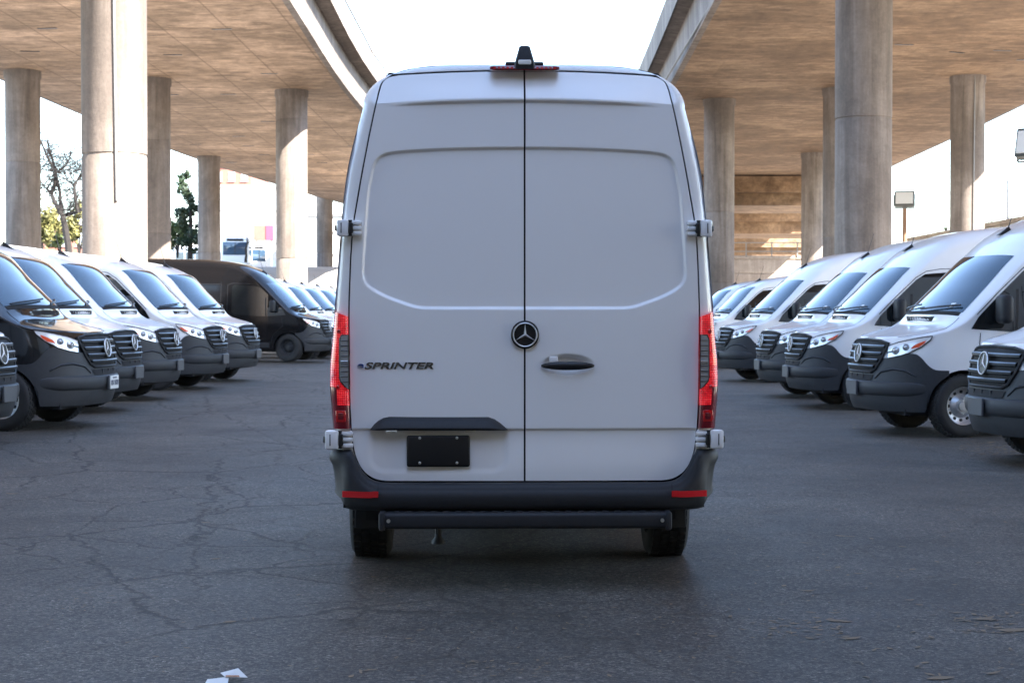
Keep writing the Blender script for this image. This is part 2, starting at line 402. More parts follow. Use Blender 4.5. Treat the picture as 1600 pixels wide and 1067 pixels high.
# ------------------------------------------------------------------ overpasses
SOF = 12.0
def overpass(name, left, right, y0, y1, label, columns, slots, smat):
    root = empty(name, (0, 0, 0), 0, label, 'overpass')
    fl, fr = interp(left), interp(right)
    ys = np.linspace(y0, y1, 60)
    # cross-section (offset from the edge web, height), going round
    def section(y, pts):
        xl, xr = float(fl(y)), float(fr(y))
        return [((xl + a) if s < 0 else (xr + a), y, b) for s, a, b in pts]
    girder = [(-1, 0.25, SOF), (-1, 0.0, SOF + 0.02), (-1, -0.04, SOF + 1.5), (-1, -0.62, SOF + 1.56), (-1, -0.62, SOF + 1.80),
              (1, 0.62, SOF + 1.80), (1, 0.62, SOF + 1.56), (1, 0.04, SOF + 1.5), (1, 0.0, SOF + 0.02), (1, -0.25, SOF)]
    def sweep(pts, nm, mats, par, soffit_mat=False, mul=1):
        n = len(pts); v = []; f = []; m = []
        for y in ys: v += section(y, pts)
        for i in range(len(ys) - 1):
            for j in range(n):
                j2 = (j + 1) % n
                f.append((i * n + j, i * n + j2, (i + 1) * n + j2, (i + 1) * n + j)); m.append(1 if (soffit_mat and j == n - 1) else 0)
        f.append(tuple(range(n))[::-1]); m.append(0); f.append(tuple((len(ys) - 1) * n + k for k in range(n))); m.append(0)
        return make(nm, v, f, mats, par, False, m)
    sweep(girder, 'girder', ['column_concrete', smat], root, True)
    for s in (-1, 1):
        prof = [(s, s * 0.66, SOF + 1.50), (s, s * 0.68, SOF + 2.55), (s, s * 0.50, SOF + 2.55), (s, s * 0.30, SOF + 1.80), (s, s * 0.30, SOF + 1.79)]
        sweep(prof, 'barrier', ['column_concrete'], root)
        rail = MB(); q = []
        for y in ys[::3]:
            q.append((float((fl if s < 0 else fr)(y)) + s * 0.58, y, SOF + 2.78))
        rail.tube(q, 0.05, 6)
        for p_ in q: rail.box((p_[0], p_[1], p_[2] - 0.13), (0.06, 0.06, 0.24))
        rail.build('railing', 'rail_metal', root)
    for (x, y, r_, zj) in columns:
        m = MB(); zb = lot_z(x) - 0.3
        pr = [(r_, zb)]
        for z in zj: pr += [(r_, z - 0.03), (r_ - 0.018, z - 0.012), (r_ - 0.018, z + 0.012), (r_ + 0.004, z + 0.03)]
        pr += [(r_ + 0.004, SOF - 0.35), (r_ + 0.05, SOF - 0.30), (r_ + 0.05, SOF + 0.2)]
        m.lathe(pr, (x, y, 0), 'z', 48)
        m.build('column', 'column_concrete', root, True, 50)
    sm = MB().box((0, 0, 0), (0.75, 0.13, 0.04)).mesh('soffit_vent', 'lens_dark', False, None)
    for (x, y, a) in slots:
        obj('soffit_vent', sm, root, (x, y, SOF + 0.0), (0, 0, a))
    return root

CR = 0.75
left_cols = [(-9.6, 39, CR, (5.1,)), (-22.0, 73, CR, (3.4, 8.0)), (-16.8, 75.5, CR, (5.0, 9.2)), (-11.1, 79.5, CR, (4.0, 10.6)),
             (-21.4, 113, CR, (5.5, 9.0)), (-16.2, 116, CR, (5.5,)), (-18.7, 156, CR, (7.0,)), (-9.8, 160, CR, (7.0,)),
             (-17.5, 36, CR, (5.1,)), (-9.6, -2, CR, (5.1,)), (-17.0, -5, CR, (5.1,))]
left_slots = []
for k in range(11):
    y = 62 + 6.2 * k
    for x in (-11.0, -14.2, -17.4, -20.4):
        if random.random() < 0.5: left_slots.append((x + random.uniform(-.4, .4), y + random.uniform(-.8, .8), R(random.uniform(-8, 8))))
ov_l = overpass('overpass', [(-140, -23), (40, -23.8), (80, -23.9), (110, -23.0), (140, -20.4), (165, -17.4), (200, -11), (250, 0)],
         [(-140, -7.2), (30, -7.5), (56, -7.95), (80, -8.4), (110, -7.8), (140, -5.2), (165, -2.2), (200, 4), (250, 15)], -140, 230,
         'tan concrete overpass with sunlit edge above the left row of vans', left_cols, left_slots, 'soffit')
right_cols = [(9.1, 44.8, CR, (2.9, 6.6)), (9.7, 83, CR, (2.9, 6.4)), (14.9, 79, CR, (5.0,)), (19.9, 75, CR, (4.0,)), (19.2, 111, CR, (3.9,)),
              (9.5, 118, CR, (4.0,)), (14.6, 45.5, CR, (5.0,)), (20.0, 46, CR, (5.0,)), (9.1, 4, CR, (5,)), (19.0, 5, CR, (5,))]
right_slots = [(15.0, 66, 0.1), (17.6, 68, 0.5), (19.3, 67.5, 0.1), (12.0, 62, 0.0), (21.0, 70, 0)]
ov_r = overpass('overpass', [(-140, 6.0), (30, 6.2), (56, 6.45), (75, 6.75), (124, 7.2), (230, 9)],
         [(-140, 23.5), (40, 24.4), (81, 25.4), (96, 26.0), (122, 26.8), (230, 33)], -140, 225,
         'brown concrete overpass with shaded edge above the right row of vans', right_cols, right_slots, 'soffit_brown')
# thin conduits that run down two of the columns
def conduit(root, pts, r_=0.035): MB().tube(pts, r_, 6).build('conduit', 'rail_metal', root)
def on_col(cx, cy, ang, z, r_=CR + 0.03): return (cx + math.sin(ang) * r_, cy - math.cos(ang) * r_, z)
conduit(ov_l, [on_col(-9.6, 39, R(12), 11.9), on_col(-9.6, 39, R(14), 8), on_col(-9.6, 39, R(17), 4.0)])
conduit(ov_r, [on_col(19.9, 75, R(8), 11.9), on_col(19.9, 75, R(6), 8), on_col(19.9, 75, R(5), 4.0), on_col(19.9, 75, R(5), 0.3)])
conduit(ov_r, [(6.52, y, SOF + 0.16) for y in range(20, 121, 10)], 0.05)
# crossing ramps behind the right overpass
def cross_bridge(y0, y1, zb, zt, x0, x1, skew, label):
    root = empty('ramp_bridge', (0, 0, 0), 0, label, 'bridge')
    def slab(nm, ya, yb, za, zb_, mat):
        v = [(x, y + (x - x0) * skew, z) for x in (x0, x1) for y in (ya, yb) for z in (za, zb_)]
        make(nm, v, [(0, 1, 3, 2), (4, 6, 7, 5), (0, 4, 5, 1), (2, 3, 7, 6), (0, 2, 6, 4), (1, 5, 7, 3)], mat, root, False)
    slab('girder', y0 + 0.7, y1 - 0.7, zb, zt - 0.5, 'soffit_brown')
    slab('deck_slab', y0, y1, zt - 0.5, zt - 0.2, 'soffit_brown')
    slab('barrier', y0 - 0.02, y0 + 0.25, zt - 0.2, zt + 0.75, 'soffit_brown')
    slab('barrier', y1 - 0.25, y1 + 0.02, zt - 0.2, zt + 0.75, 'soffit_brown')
    for x in (x0 + 1.2, x1 - 1.2):
        yc = (y0 + y1) / 2 + (x - x0) * skew
        MB().lathe([(0.8, -0.2), (0.8, zb + 0.1)], (x, yc, 0), 'z', 28).build('column', 'column_concrete', root)
    return root
cross_bridge(128, 140, 9.7, 11.15, 2, 26.5, 0.02, 'nearest brown ramp bridge crossing behind the right overpass')
cross_bridge(156, 168, 8.8, 10.4, 0, 32, -0.03, 'middle brown ramp bridge seen below the nearest crossing ramp')
cross_bridge(190, 206, 7.6, 9.4, -4, 39, 0.05, 'farthest low ramp bridge seen deep under the right overpass')

cb = cross_bridge(-50, -8.5, 9.4, 11.2, -70, 60, 0.04, 'unseen concrete ramp bridge added behind the camera to shade the aisle')  # unseen bridge, added to keep rear skylight off the centre van
MB().box((-5, -25, 4.7), (130, 0.8, 9.5)).build('shade_wall', 'wall_concrete', cb, False)  # unseen wall, added to block low light from behind the camera

# ------------------------------------------------------------------ retaining walls, right
def wall(label, path, z0, z1, th=0.4):
    root = empty('retaining_wall', (0, 0, 0), 0, label, 'wall')
    for a, b in zip(path[:-1], path[1:]):
        a = Vector((*a, 0)); b = Vector((*b, 0)); d = b - a; L_ = d.length; d.normalize(); nrm = Vector((d.y, -d.x, 0))
        nc = 5; hh = (z1 - z0) / nc
        rot = Matrix(((d.x, nrm.x, 0), (d.y, nrm.y, 0), (0, 0, 1)))
        np_ = max(1, int(L_ / 6)); pl = L_ / np_
        me = MB().rbox((0, 0, 0), (pl - 0.05, th, hh - 0.04), 0.02, 1).mesh('wall_panel', 'wall_concrete', False, None)
        for i in range(np_):
            for k in range(nc):
                c = a + d * (pl * (i + 0.5)); o = obj('wall_panel', me, root, (c.x, c.y, z0 + hh * (k + 0.5)))
                o.rotation_euler = rot.to_euler()
        c = (a + b) / 2
        m = MB().box((c.x, c.y, (z0 + z1) / 2), (L_, th - 0.12, z1 - z0), 0, rot); m.build('wall_core', 'wall_concrete', root, False)
        m = MB().rbox((c.x, c.y, z1 + 0.12), (L_ + 0.1, th + 0.2, 0.26), 0.03, 1, 0, rot); m.build('coping', 'wall_concrete', root, False)
    return root
wall('long tan block retaining wall beyond the right row of vans', [(29.6, 60), (29.2, 126)], 0, 6.8)
rw = wall('tan retaining wall crossing under the right overpass with a patch of sunlight', [(29.0, 124.4), (6, 124.0)], 0, 5.4)
rl = MB()
for i in range(12): rl.box((7 + i * 1.9, 123.9, 6.1), (0.08, 0.08, 1.1))
for z in (5.95, 6.6): rl.box((17.5, 123.85, z), (22, 0.06, 0.07))
fence = rl.build('wall_fence', 'rail_metal', None, False); tag(fence, 'grey metal rail fence along the top of the retaining wall under the overpass', 'fence')

# ------------------------------------------------------------------ van body surfaces (local: front bumper y=0, tail y=L, z up)
L_VAN = 5.93
Wt = interp([(0.20, .945), (0.45, .972), (0.75, .986), (1.05, .995), (1.25, .995), (1.43, .99), (1.63, .975), (2.066, .937), (2.16, .924), (2.38, .874), (2.5, .842)])
yf = interp([(0.20, .16), (0.30, .07), (0.42, .02), (0.58, 0.0), (0.72, .03), (0.95, .085), (1.08, .15), (1.2, .25), (1.35, .38)])
TAB = {
 'std':  dict(zt=[(.75, 1.215), (.95, 1.315), (1.05, 1.40), (1.35, 1.69), (1.68, 2.005), (2.05, 2.10), (2.7, 2.17), (3.3, 2.20), (L_VAN, 2.205)],
              cr=[(.2, .03), (.75, .065), (1.05, .07), (1.35, .07), (1.68, .095), (2.05, .18), (2.7, .225), (3.3, .235), (L_VAN, .235)]),
 'high': dict(zt=[(.75, 1.215), (.95, 1.315), (1.05, 1.40), (1.35, 1.69), (1.68, 2.005), (2.05, 2.245), (2.4, 2.385), (2.7, 2.44), (3.3, 2.485), (4.0, 2.498), (L_VAN, 2.50)],
              cr=[(.2, .03), (.75, .065), (1.05, .07), (1.35, .07), (1.68, .095), (2.05, .20), (2.7, .23), (3.3, .235), (L_VAN, .235)]),
}
for k_ in TAB: TAB[k_] = {a: interp(b) for a, b in TAB[k_].items()}
Nyf = interp([(.2, 0), (.75, 0), (1.0, -.35), (1.1, -.55), (1.5, -.6), (1.75, -.45), (2.1, -.2), (2.7, 0), (L_VAN, 0)])
bowf = interp([(.2, 0), (.75, .03), (1.05, .24), (1.4, .23), (1.7, .18), (2.1, .07), (2.7, 0), (L_VAN, 0)])
PN, PA = 2.5, 0.75
def plan(u):
    """u 0..1 : front from centre to corner; u>1 : along the side, metres behind the corner. -> (width factor, y, front weight)"""
    if u <= 1:
        t = u * math.pi / 2; return math.sin(t) ** (2 / PN) if u > 0 else 0.0, PA * (1 - math.cos(t)), math.cos(t)
    return 1.0, PA + (u - 1), 0.0
def u_of_x(x):      # front column that has this width factor
    fx = min(max(x, 0), 1); return math.asin(fx ** (PN / 2)) / (math.pi / 2)
def belt(u, z, off=0.0, side=1):
    fx, y, w = plan(u); W = float(Wt(z))
    n = Vector((fx, -w, 0)) if u <= 1 else Vector((1, 0, 0))
    n.normalize()
    lean = float(yf(z))
    return Vector((side * (W * fx + n.x * off), y + lean * w * (1 - 0.35 * fx) + n.y * off, z))
def zt_u(u, kind):
    fx, y, w = plan(u)
    if u <= 1: return 1.125 + 0.09 * u ** 2.2
    return float(TAB[kind]['zt'](y))
ARCH = [(0.93, 0.415), (4.665, 0.415)]
def zb_u(u):
    fx, y, w = plan(u); zb = 0.31 + (0.20 if y > 5.07 else 0)
    if fx > 0.93:
        for yc, ra in ARCH:
            d = abs(y - yc)
            if d < ra: zb = max(zb, 0.36 + math.sqrt(ra * ra - d * d))
    return zb
def top(u, f, kind, off=0.0):
    z = zt_u(u, kind); fx, y, w = plan(u)
    e = belt(u, z)
    ny = float(Nyf(e.y)); nz = math.sqrt(max(0.05, 1 - ny * ny)); cr = float(TAB[kind]['cr'](max(.2, e.y)))
    if u <= 1: cr = 0.015 + (float(TAB[kind]['cr'](.75)) - 0.015) * u ** 2
    b = float(bowf(e.y)) * (u if u < 1 else 1)
    k = (1 - min(1, abs(f)) ** 5) ** 0.5
    kk = k * cr + off
    return Vector((e.x * f, e.y - b * (1 - f * f) + ny * kk, z + nz * kk))
def ys_cols():
    c = set(np.round(np.linspace(PA, L_VAN, 44), 3))
    for yc, ra in ARCH:
        for a in np.linspace(-1, 1, 19):
            y = yc + ra * math.sin(a * math.pi / 2) * 0.9999
            if y > PA: c.add(round(float(y), 4))
        for y in (yc - ra - .002, yc + ra + .002):
            if y > PA: c.add(round(y, 4))
    for y in (.95, 1.0, 1.05, 1.1, 1.25, 1.35, 1.5, 1.6, 1.68, 1.75, 1.85, 1.95): c.add(y)
    return sorted(c)
U_COLS = [k / 22 for k in range(23)] + [1 + (y - PA) for y in ys_cols() if y > PA + 1e-4]
def van_body_mesh(name, kind, mat):
    v = []; f = []; nr = 26
    for side in (1, -1):
        b = len(v)
        for u in U_COLS:
            z0, z1 = zb_u(u), zt_u(u, kind)
            for k in range(nr): v.append(belt(u, z0 + (z1 - z0) * k / (nr - 1), 0, side))
        f += grid(len(U_COLS), nr, side < 0, b)
    fs = [math.sin(t * math.pi / 2) for t in np.linspace(-1, 1, 37)]
    b = len(v)
    for u in U_COLS:
        for x in fs: v.append(top(u, x, kind))
    f += grid(len(U_COLS), len(fs), True, b)
    # tail cap
    n_top = len(fs); last = len(U_COLS) - 1
    cap = [last * nr + k for k in range(nr)] + [b + last * n_top + j for j in range(n_top - 2, 0, -1)] + [len(U_COLS) * nr + last * nr + k for k in range(nr - 1, -1, -1)]
    f.append(tuple(cap))
    me = mesh_of(name, v, f, mat, True)
    bm = bmesh.new(); bm.from_mesh(me); bmesh.ops.remove_doubles(bm, verts=bm.verts, dist=0.0008)
    bmesh.ops.recalc_face_normals(bm, faces=bm.faces); bm.to_mesh(me); bm.free()
    me.polygons.foreach_set('use_smooth', [True] * len(me.polygons)); me.set_sharp_from_angle(angle=R(38))
    return me
def patch(fn, nu, nv, thick=0.0):
    v = [fn(i / (nu - 1), j / (nv - 1)) for i in range(nu) for j in range(nv)]
    return v, grid(nu, nv)
def poly_rows(poly, n):
    """slice a closed polygon (a,b) into n levels of b -> list of (b, amin, amax)"""
    bs = [p[1] for p in poly]; lo, hi = min(bs), max(bs); out = []
    for k in range(n):
        b = lo + (hi - lo) * (0.002 + 0.996 * k / (n - 1)); xs = []
        for (a0, b0), (a1, b1) in zip(poly, poly[1:] + poly[:1]):
            if (b0 - b) * (b1 - b) <= 0 and abs(b1 - b0) > 1e-9: xs.append(a0 + (a1 - a0) * (b - b0) / (b1 - b0))
        out.append((b, min(xs), max(xs)))
    return out
def side_poly(poly, off, side, n=14, m=10):
    v = []
    for z, a, b in poly_rows(poly, n):
        for k in range(m):
            y = a + (b - a) * k / (m - 1); v.append(belt(1 + (y - PA), z, off, side))
    return v, grid(n, m, side > 0)
def ribbon(pts, fn, width):
    """pts in a 2-D parameter space, fn(p)->Vector on the surface; thin strip"""
    P = [fn(p) for p in pts]; v = []
    for i, p in enumerate(P):
        t = (P[min(i + 1, len(P) - 1)] - P[max(0, i - 1)])
        if t.length < 1e-6: t = Vector((0, 0, 1))
        e = 1e-3; q = pts[i]
        du = fn((q[0] + e, q[1])) - p; dv = fn((q[0], q[1] + e)) - p; nn = du.cross(dv)
        s = t.cross(nn); s = s.normalized() * width / 2 if s.length > 1e-12 else Vector((0, 0, width / 2))
        v += [p - s, p + s]
    return v, [(2 * i, 2 * i + 1, 2 * i + 3, 2 * i + 2) for i in range(len(P) - 1)]
def dense(pts, n=10):
    out = []
    for a, b in zip(pts[:-1], pts[1:]):
        for k in range(n): out.append((a[0] + (b[0] - a[0]) * k / n, a[1] + (b[1] - a[1]) * k / n))
    return out + [pts[-1]]

# star emblem facing -y, centre at origin
def star_mesh(name, rad, ring=True, back=True):
    m = MB()
    if back: m.lathe([(0.0, 0.0), (rad * 0.96, 0.0), (rad * 1.02, 0.006)], (0, 0, 0), 'y', 40, 1)
    if ring:
        pr = [(rad * 0.92 + rad * .055 * math.cos(a), -0.004 + rad * .055 * math.sin(a)) for a in np.linspace(0, 2 * math.pi, 9)[:-1]]
        m.lathe(pr, (0, 0, 0), 'y', 40, 0, True)
    v = [(0, -0.016, 0), (0, -0.002, 0)]; f = []
    for k in range(6):
        a = math.pi * k / 3; r_ = rad * 0.88 if k % 2 == 0 else rad * 0.12
        v.append((math.sin(a) * r_, -0.005, math.cos(a) * r_))
    for k in range(6):
        f.append((0, 2 + k, 2 + (k + 1) % 6)); f.append((1, 2 + (k + 1) % 6, 2 + k))
    m.add(v, f, 0)
    return m.mesh(name, ['star_chrome', 'black'], True, 30)

def wheel_meshes(tag_, rim_mat, offroad=False):
    ra, w = (0.362, 0.118) if not offroad else (0.372, 0.128)
    t = MB(); s = 0.022
    pr = [(0.215, -w * .72), (0.235, -w * .92), (ra - .075, -w), (ra - .028, -w * .96), (ra - .006, -w * .80)]
    for a in (-.72, -.44, -.40, -.14, -.10, .10, .14, .40, .44, .72):
        pr.append((ra - (0 if round(abs(a) * 100) in (72, 44, 14, 10, 40) else 0), w * a))
    pr += [(ra - .006, w * .80), (ra - .028, w * .96), (ra - .075, w), (0.235, w * .92), (0.215, w * .72)]
    t.lathe(pr, (0, 0, 0), 'x', 44)
    # tread blocks
    for k in range(44):
        a = 2 * math.pi * k / 44
        for j, xo in enumerate((-.62, -.21, .21, .62)):
            aa = a + (0.07 if j % 2 else 0); c = Vector((w * xo, math.cos(aa) * ra, math.sin(aa) * ra))
            rot = Matrix.Rotation(aa - math.pi / 2, 3, 'X')
            t.box(c, (w * .34, 0.036, 0.014), 0, rot)
    tm = t.mesh('wheel' + tag_, 'rubber', True, 35)
    r_ = MB()
    r_.lathe([(0.225, -w * .75), (0.228, w * .70), (0.218, w * .82), (0.204, w * .74), (0.200, w * .42), (0.180, w * .30), (0.140, w * .22), (0.105, w * .40), (0.085, w * .58), (0.060, w * .60), (0.055, w * .75), (0.0, w * .76)], (0, 0, 0), 'x', 40, 0)
    for k in range(12):
        a = 2 * math.pi * k / 12; c = Vector((w * .285, math.cos(a) * .163, math.sin(a) * .163))
        rot = Matrix.Rotation(a, 3, 'X'); r_.rbox(c, (0.02, 0.034, 0.040), 0.008, 1, 1, rot)
    for k in range(6):
        a = 2 * math.pi * (k + .5) / 6; c = (w * .60, math.cos(a) * .085, math.sin(a) * .085); r_.lathe([(0.012, 0), (0.012, .02), (0, .02)], c, 'x', 6, 0)
    rm = r_.mesh('rim' + tag_, [rim_mat, 'black'], True, 35)
    return tm, rm
R_TYRE = 0.362
WHEEL = wheel_meshes('', 'steel'); WHEEL_OFF = wheel_meshes('_offroad', 'plastic', True)
def add_wheel(root, x, y, ra, wm):
    s = 1 if x > 0 else -1
    w = obj('wheel', wm[0], root, (x, y, ra), (0, 0, 0 if s > 0 else math.pi))
    obj('rim', wm[1], w)
    return w

def wheel_house(root, x, y, hw):
    v = []
    for a in np.linspace(0, math.pi, 15):
        for d in (-hw, hw): v.append((x + d, y + .43 * math.cos(a), .36 + .43 * math.sin(a)))
    b = len(v); sg = -1 if x > 0 else 1
    f = grid(15, 2) + [tuple(2 * k + (0 if sg < 0 else 1) for k in range(15))]
    make('wheel_house', v, f, 'seal', root, True)
GR_POLY = [(-.56, 1.0), (-.57, 1.075), (-.40, 1.105), (0, 1.115), (.40, 1.105), (.57, 1.075), (.56, 1.0), (.52, .88), (.45, .775), (.37, .735), (-.37, .735), (-.45, .775), (-.52, .88)]
HL_POLY = [(.61, .905), (.575, 1.045), (.70, 1.09), (.82, 1.122), (.962, 1.165), (.955, 1.12), (.915, 1.04), (.83, .965), (.71, .92)]
def front_poly(poly, off, side=1, n=12, m=12):
    v = []
    for z, a, b in poly_rows(poly, n):
        for k in range(m):
            x = a + (b - a) * k / (m - 1); s = side * (1 if x >= 0 else -1); v.append(belt(u_of_x(abs(x)), z, off, s))
    return v, grid(n, m, side > 0)

def build_van(name, kind, paint_mat, raised=False, offroad=False):
    """one parked van with its parts, at the origin; front faces -y"""
    root = bpy.data.objects.new(name, None); root.empty_display_size = 0.3; link(root)
    obj('body', van_body_mesh('van_body_' + paint_mat + kind, kind, paint_mat), root)
    # --- lower front bumper of dark plastic
    def ub(s):
        return s * u_of_x(0.999)
    zbt = interp([(0, .90), (.56, .905), (.70, .925), (.83, .965), (.89, .955), (.93, .90), (.96, .82), (.985, .775), (1.0, .77)])
    m = MB()
    for side in (1, -1):
        us = [k / 30 * 1.0 for k in range(31)] ; v = []
        for u in us:
            fx, y, w = plan(u); zt_ = float(zbt(fx)); z0 = max(0.265, zb_u(u) - 0.02)
            for k in range(16):
                z = z0 + (max(zt_, z0 + .02) - z0) * k / 15
                v.append(belt(u, z, 0.012, side))
            v.append(belt(u, max(zt_, z0 + .02), -0.01, side))
        m.add(v, grid(len(us), 17, side < 0))
    bp = m.build('front_bumper', 'bumper_plastic', root, True, 60)
    # bumper step (the proud lower ledge)
    m = MB()
    prof = [(.636, .004), (.628, .024), (.615, .031), (.56, .035), (.505, .031), (.485, .022), (.468, .004)]
    xs_ = np.linspace(-.965, .965, 45); v = []
    for x in xs_:
        e = max(0.0, 1 - max(0, (abs(x) - .84) / .125)) ** 0.6
        for z, o in prof: v.append(belt(u_of_x(abs(x)), .56 + (z - .56) * (0.55 + .45 * e), .008 + o * e, 1 if x >= 0 else -1))
    m.add(v, grid(len(xs_), len(prof)))
    m.build('bumper_ledge', 'bumper_plastic', bp, True, 60)
    # crease above the fog-lamp pocket, both sides
    for side in (1, -1):
        q = dense([(u_of_x(.47), .665), (u_of_x(.55), .74), (u_of_x(.70), .775), (u_of_x(.82), .76), (u_of_x(.90), .70)], 6); v = []
        for (u, z) in q: v += [belt(u, z + .018, .013, side), belt(u, z + .006, .026, side), belt(u, z - .010, .013, side)]
        make('bumper_crease', v, grid(len(q), 3, side > 0), 'bumper_plastic', bp, True, None, 30)
    # --- lower intake
    v, f = front_poly([(-.40, .640), (.40, .640), (.43, .708), (-.43, .708)], .020, 1, 4, 16); it = make('lower_intake', v, f, 'seal', root)
    for x in (-.2, 0, .2):
        c = belt(u_of_x(abs(x)), .685, .02, 1 if x >= 0 else -1); MB().box((c.x, c.y, c.z - .01), (.02, .016, .06)).build('intake_fin', 'plastic', it, False)
    # --- grille
    v, f = front_poly(GR_POLY, .020, 1, 14, 20); gr = make('grille', v, f, 'seal', root)
    loop = GR_POLY + [GR_POLY[0]]; q = dense(loop, 6)
    MB().tube([belt(u_of_x(abs(x)), z, .024, 1 if x >= 0 else -1) for x, z in q], .016, 6, cap=False).build('grille_frame', 'plastic', gr)
    for z, hw in ((1.035, .535), (.955, .52), (.875, .485), (.800, .43)):
        m = MB(); xs_ = np.linspace(-hw, hw, 19); v = []
        for x in xs_:
            s_ = 1 if x >= 0 else -1; u = u_of_x(abs(x))
            for dz, o in ((.020, .024), (.014, .046), (.004, .054), (-.012, .050), (-.022, .024)): v.append(belt(u, z + dz, o, s_))
        m.add(v, grid(19, 5)); m.build('grille_slat', 'plastic', gr, True, 30)
        v = []
        for x in xs_:
            s_ = 1 if x >= 0 else -1; u = u_of_x(abs(x))
            for dz, o in ((.019, .048), (.009, .0575)): v.append(belt(u, z + dz, o, s_))
        make('slat_glint', v, grid(19, 2), 'slat_edge', gr)  # paler strip colours in the sky highlight along each slat's top
    st = obj('star_emblem', STAR_BIG, root, belt(0, .955, .075) , (R(-9), 0, 0))
    # --- headlights
    for side in (1, -1):
        v, f = front_poly([(x, z) for x, z in HL_POLY], .016, side, 14, 16)
        hl = make('headlight', v, f, 'reflector', root)
        MB().tube([belt(u_of_x(x), z, .016, side) for x, z in dense(HL_POLY + [HL_POLY[0]], 6)], .006, 5, cap=False).build('lamp_rim', 'black', hl)
        for (x, z, rr, mt) in ((.70, .995, .048, 'lamp_lens'), (.80, 1.035, .040, 'lamp_lens')):
            c = belt(u_of_x(x), z, .012, side); ang = math.atan2(side * plan(u_of_x(x))[0], plan(u_of_x(x))[2])
            m = MB(); m.lathe([(rr, -.004), (rr * .98, -.018), (rr * .8, -.020), (rr * .72, -.012), (rr * .5, -.024), (0, -.03)], (0, 0, 0), 'y', 20)
            o = m.build('projector_lens', mt, hl); o.location = c; o.rotation_euler = (0, 0, ang * .9)
        v, f = front_poly([(.60, .96), (.60, .985), (.67, .995), (.67, .97)], .019, side, 3, 4); make('lamp_divider', v, f, 'black', hl)
        v, f = front_poly([(.84, 1.015), (.86, 1.055), (.935, 1.115), (.93, 1.08), (.90, 1.035)], .019, side, 6, 6); make('side_marker', v, f, 'amber', hl)
    # --- windshield, wipers, cowl, bonnet vents
    ua, uz = 1 + (1.035 - PA), 1 + (1.70 - PA)
    v, f = patch(lambda a, b: top(ua + (uz - ua) * a, (-.875 + .035 * a) + (1.75 - .07 * a) * b, kind, .004), 22, 26); ws = make('windshield', v, f[::-1] if False else [q[::-1] for q in f], 'glass', root)
    for (a0, a1) in (((1.03, -.80), (1.10, -.02)), ((1.03, .10), (1.10, .80))):
        pts = [top(1 + (a0[0] + (a1[0] - a0[0]) * t - PA), a0[1] + (a1[1] - a0[1]) * t, kind, .03) for t in np.linspace(0, 1, 7)]
        MB().tube(pts, .012, 5).build('wiper', 'black', root)
    v, f = patch(lambda a, b: top(1 + ((.985 + .05 * a) - PA), -.86 + 1.72 * b, kind, .0035), 4, 24); make('cowl', v, [q[::-1] for q in f], 'seal', root)
    v, f = patch(lambda a, b: top(1 + ((.84 + .11 * a) - PA), (-.40 - .06 * a) + (.80 + .12 * a) * b, kind, .004), 4, 14); make('bonnet_vent', v, [q[::-1] for q in f], 'seal', root)
    v, f = patch(lambda a, b: top(1 + ((1.085 + .055 * a) - PA), .60 + .07 * b, kind, .008), 3, 3); make('windshield_sticker', v, [q[::-1] for q in f], 'plate_white', root)
    # bonnet shut line
    for s in (1, -1):
        sh = MB()
        q = dense([(u_of_x(.66), .985), (.93, .93), (1.1, .90), (1.22, .885)], 8)
        v, f = ribbon([(u, s * fv) for u, fv in q], lambda p: top(p[0], p[1], kind, .003), .009); sh.add(v, f)
        sh.build('bonnet_seam', 'seal', root, False)
    # --- side glass, door seams, mirrors, handles
    dw = [(1.0, 1.235), (1.10, 1.39), (1.35, 1.635), (1.65, 1.915), (1.78, 1.995), (1.98, 2.03), (2.44, 2.04), (2.50, 1.99), (2.50, 1.30), (2.42, 1.215), (1.70, 1.20)]
    for side in (1, -1):
        v, f = side_poly(dw, .005, side, 20, 12); make('side_window', v, f, 'glass_side', root)
        MB().add(*ribbon(dense([(1 + (1.55 - PA), 1.215), (1 + (1.57 - PA), 1.70)], 8), lambda p: belt(p[0], p[1], .008, side), .03)).build('window_divider', 'black', root, False)
        sm = MB()
        for pl in ([(1.12, 1.20), (1.10, .95), (1.36, .70), (1.42, .45), (2.62, .45)], [(2.62, .45), (2.62, 2.03), (2.50, 2.08), (2.02, 2.07), (1.80, 2.035), (1.64, 1.94), (1.34, 1.665), (1.08, 1.41)],
                   [(2.80, 2.12), (2.80, .45)], [(3.95, .45), (3.95, 2.05), (2.80, 2.05)], [(3.95, 1.02), (5.8, 1.02)]):
            v, f = ribbon(dense([(1 + (y - PA), z) for y, z in pl], 8), lambda p: belt(p[0], p[1], .003, side), .010); sm.add(v, f)
        sm.build('door_seam', 'seal', root, False)
        m = MB(); c = belt(1 + (2.42 - PA), 1.06, .03, side); m.rbox(c, (.035, .20, .04), .012, 2); m.build('door_handle', 'plastic', root)
        m = MB(); c = belt(1 + (1.34 - PA), 1.47, .16, side)
        m.rbox(c, (.24, .15, .33), .06, 4); mm = m.build('mirror', 'plastic', root)
        m = MB(); m.rbox((c.x - side * .13, c.y + .02, c.z - .13), (.16, .07, .07), .02, 2); m.build('mirror_arm', 'plastic', mm)
        m = MB(); m.rbox((c.x, c.y + .066, c.z + .02), (.17, .006, .22), .0029, 1); m.build('mirror_glass', 'glass', mm)
        # dark sill and rubbing strip, wheel-arch trim
        m = MB(); v = []
        q = [y for y in np.linspace(1.45, 4.22, 22)]
        for y in q:
            for z, o in ((.36, .012), (.44, .020), (.50, .010)): v.append(belt(1 + (y - PA), z, o, side))
        m.add(v, grid(len(q), 3, side < 0)); m.build('sill_strip', 'plastic', root)
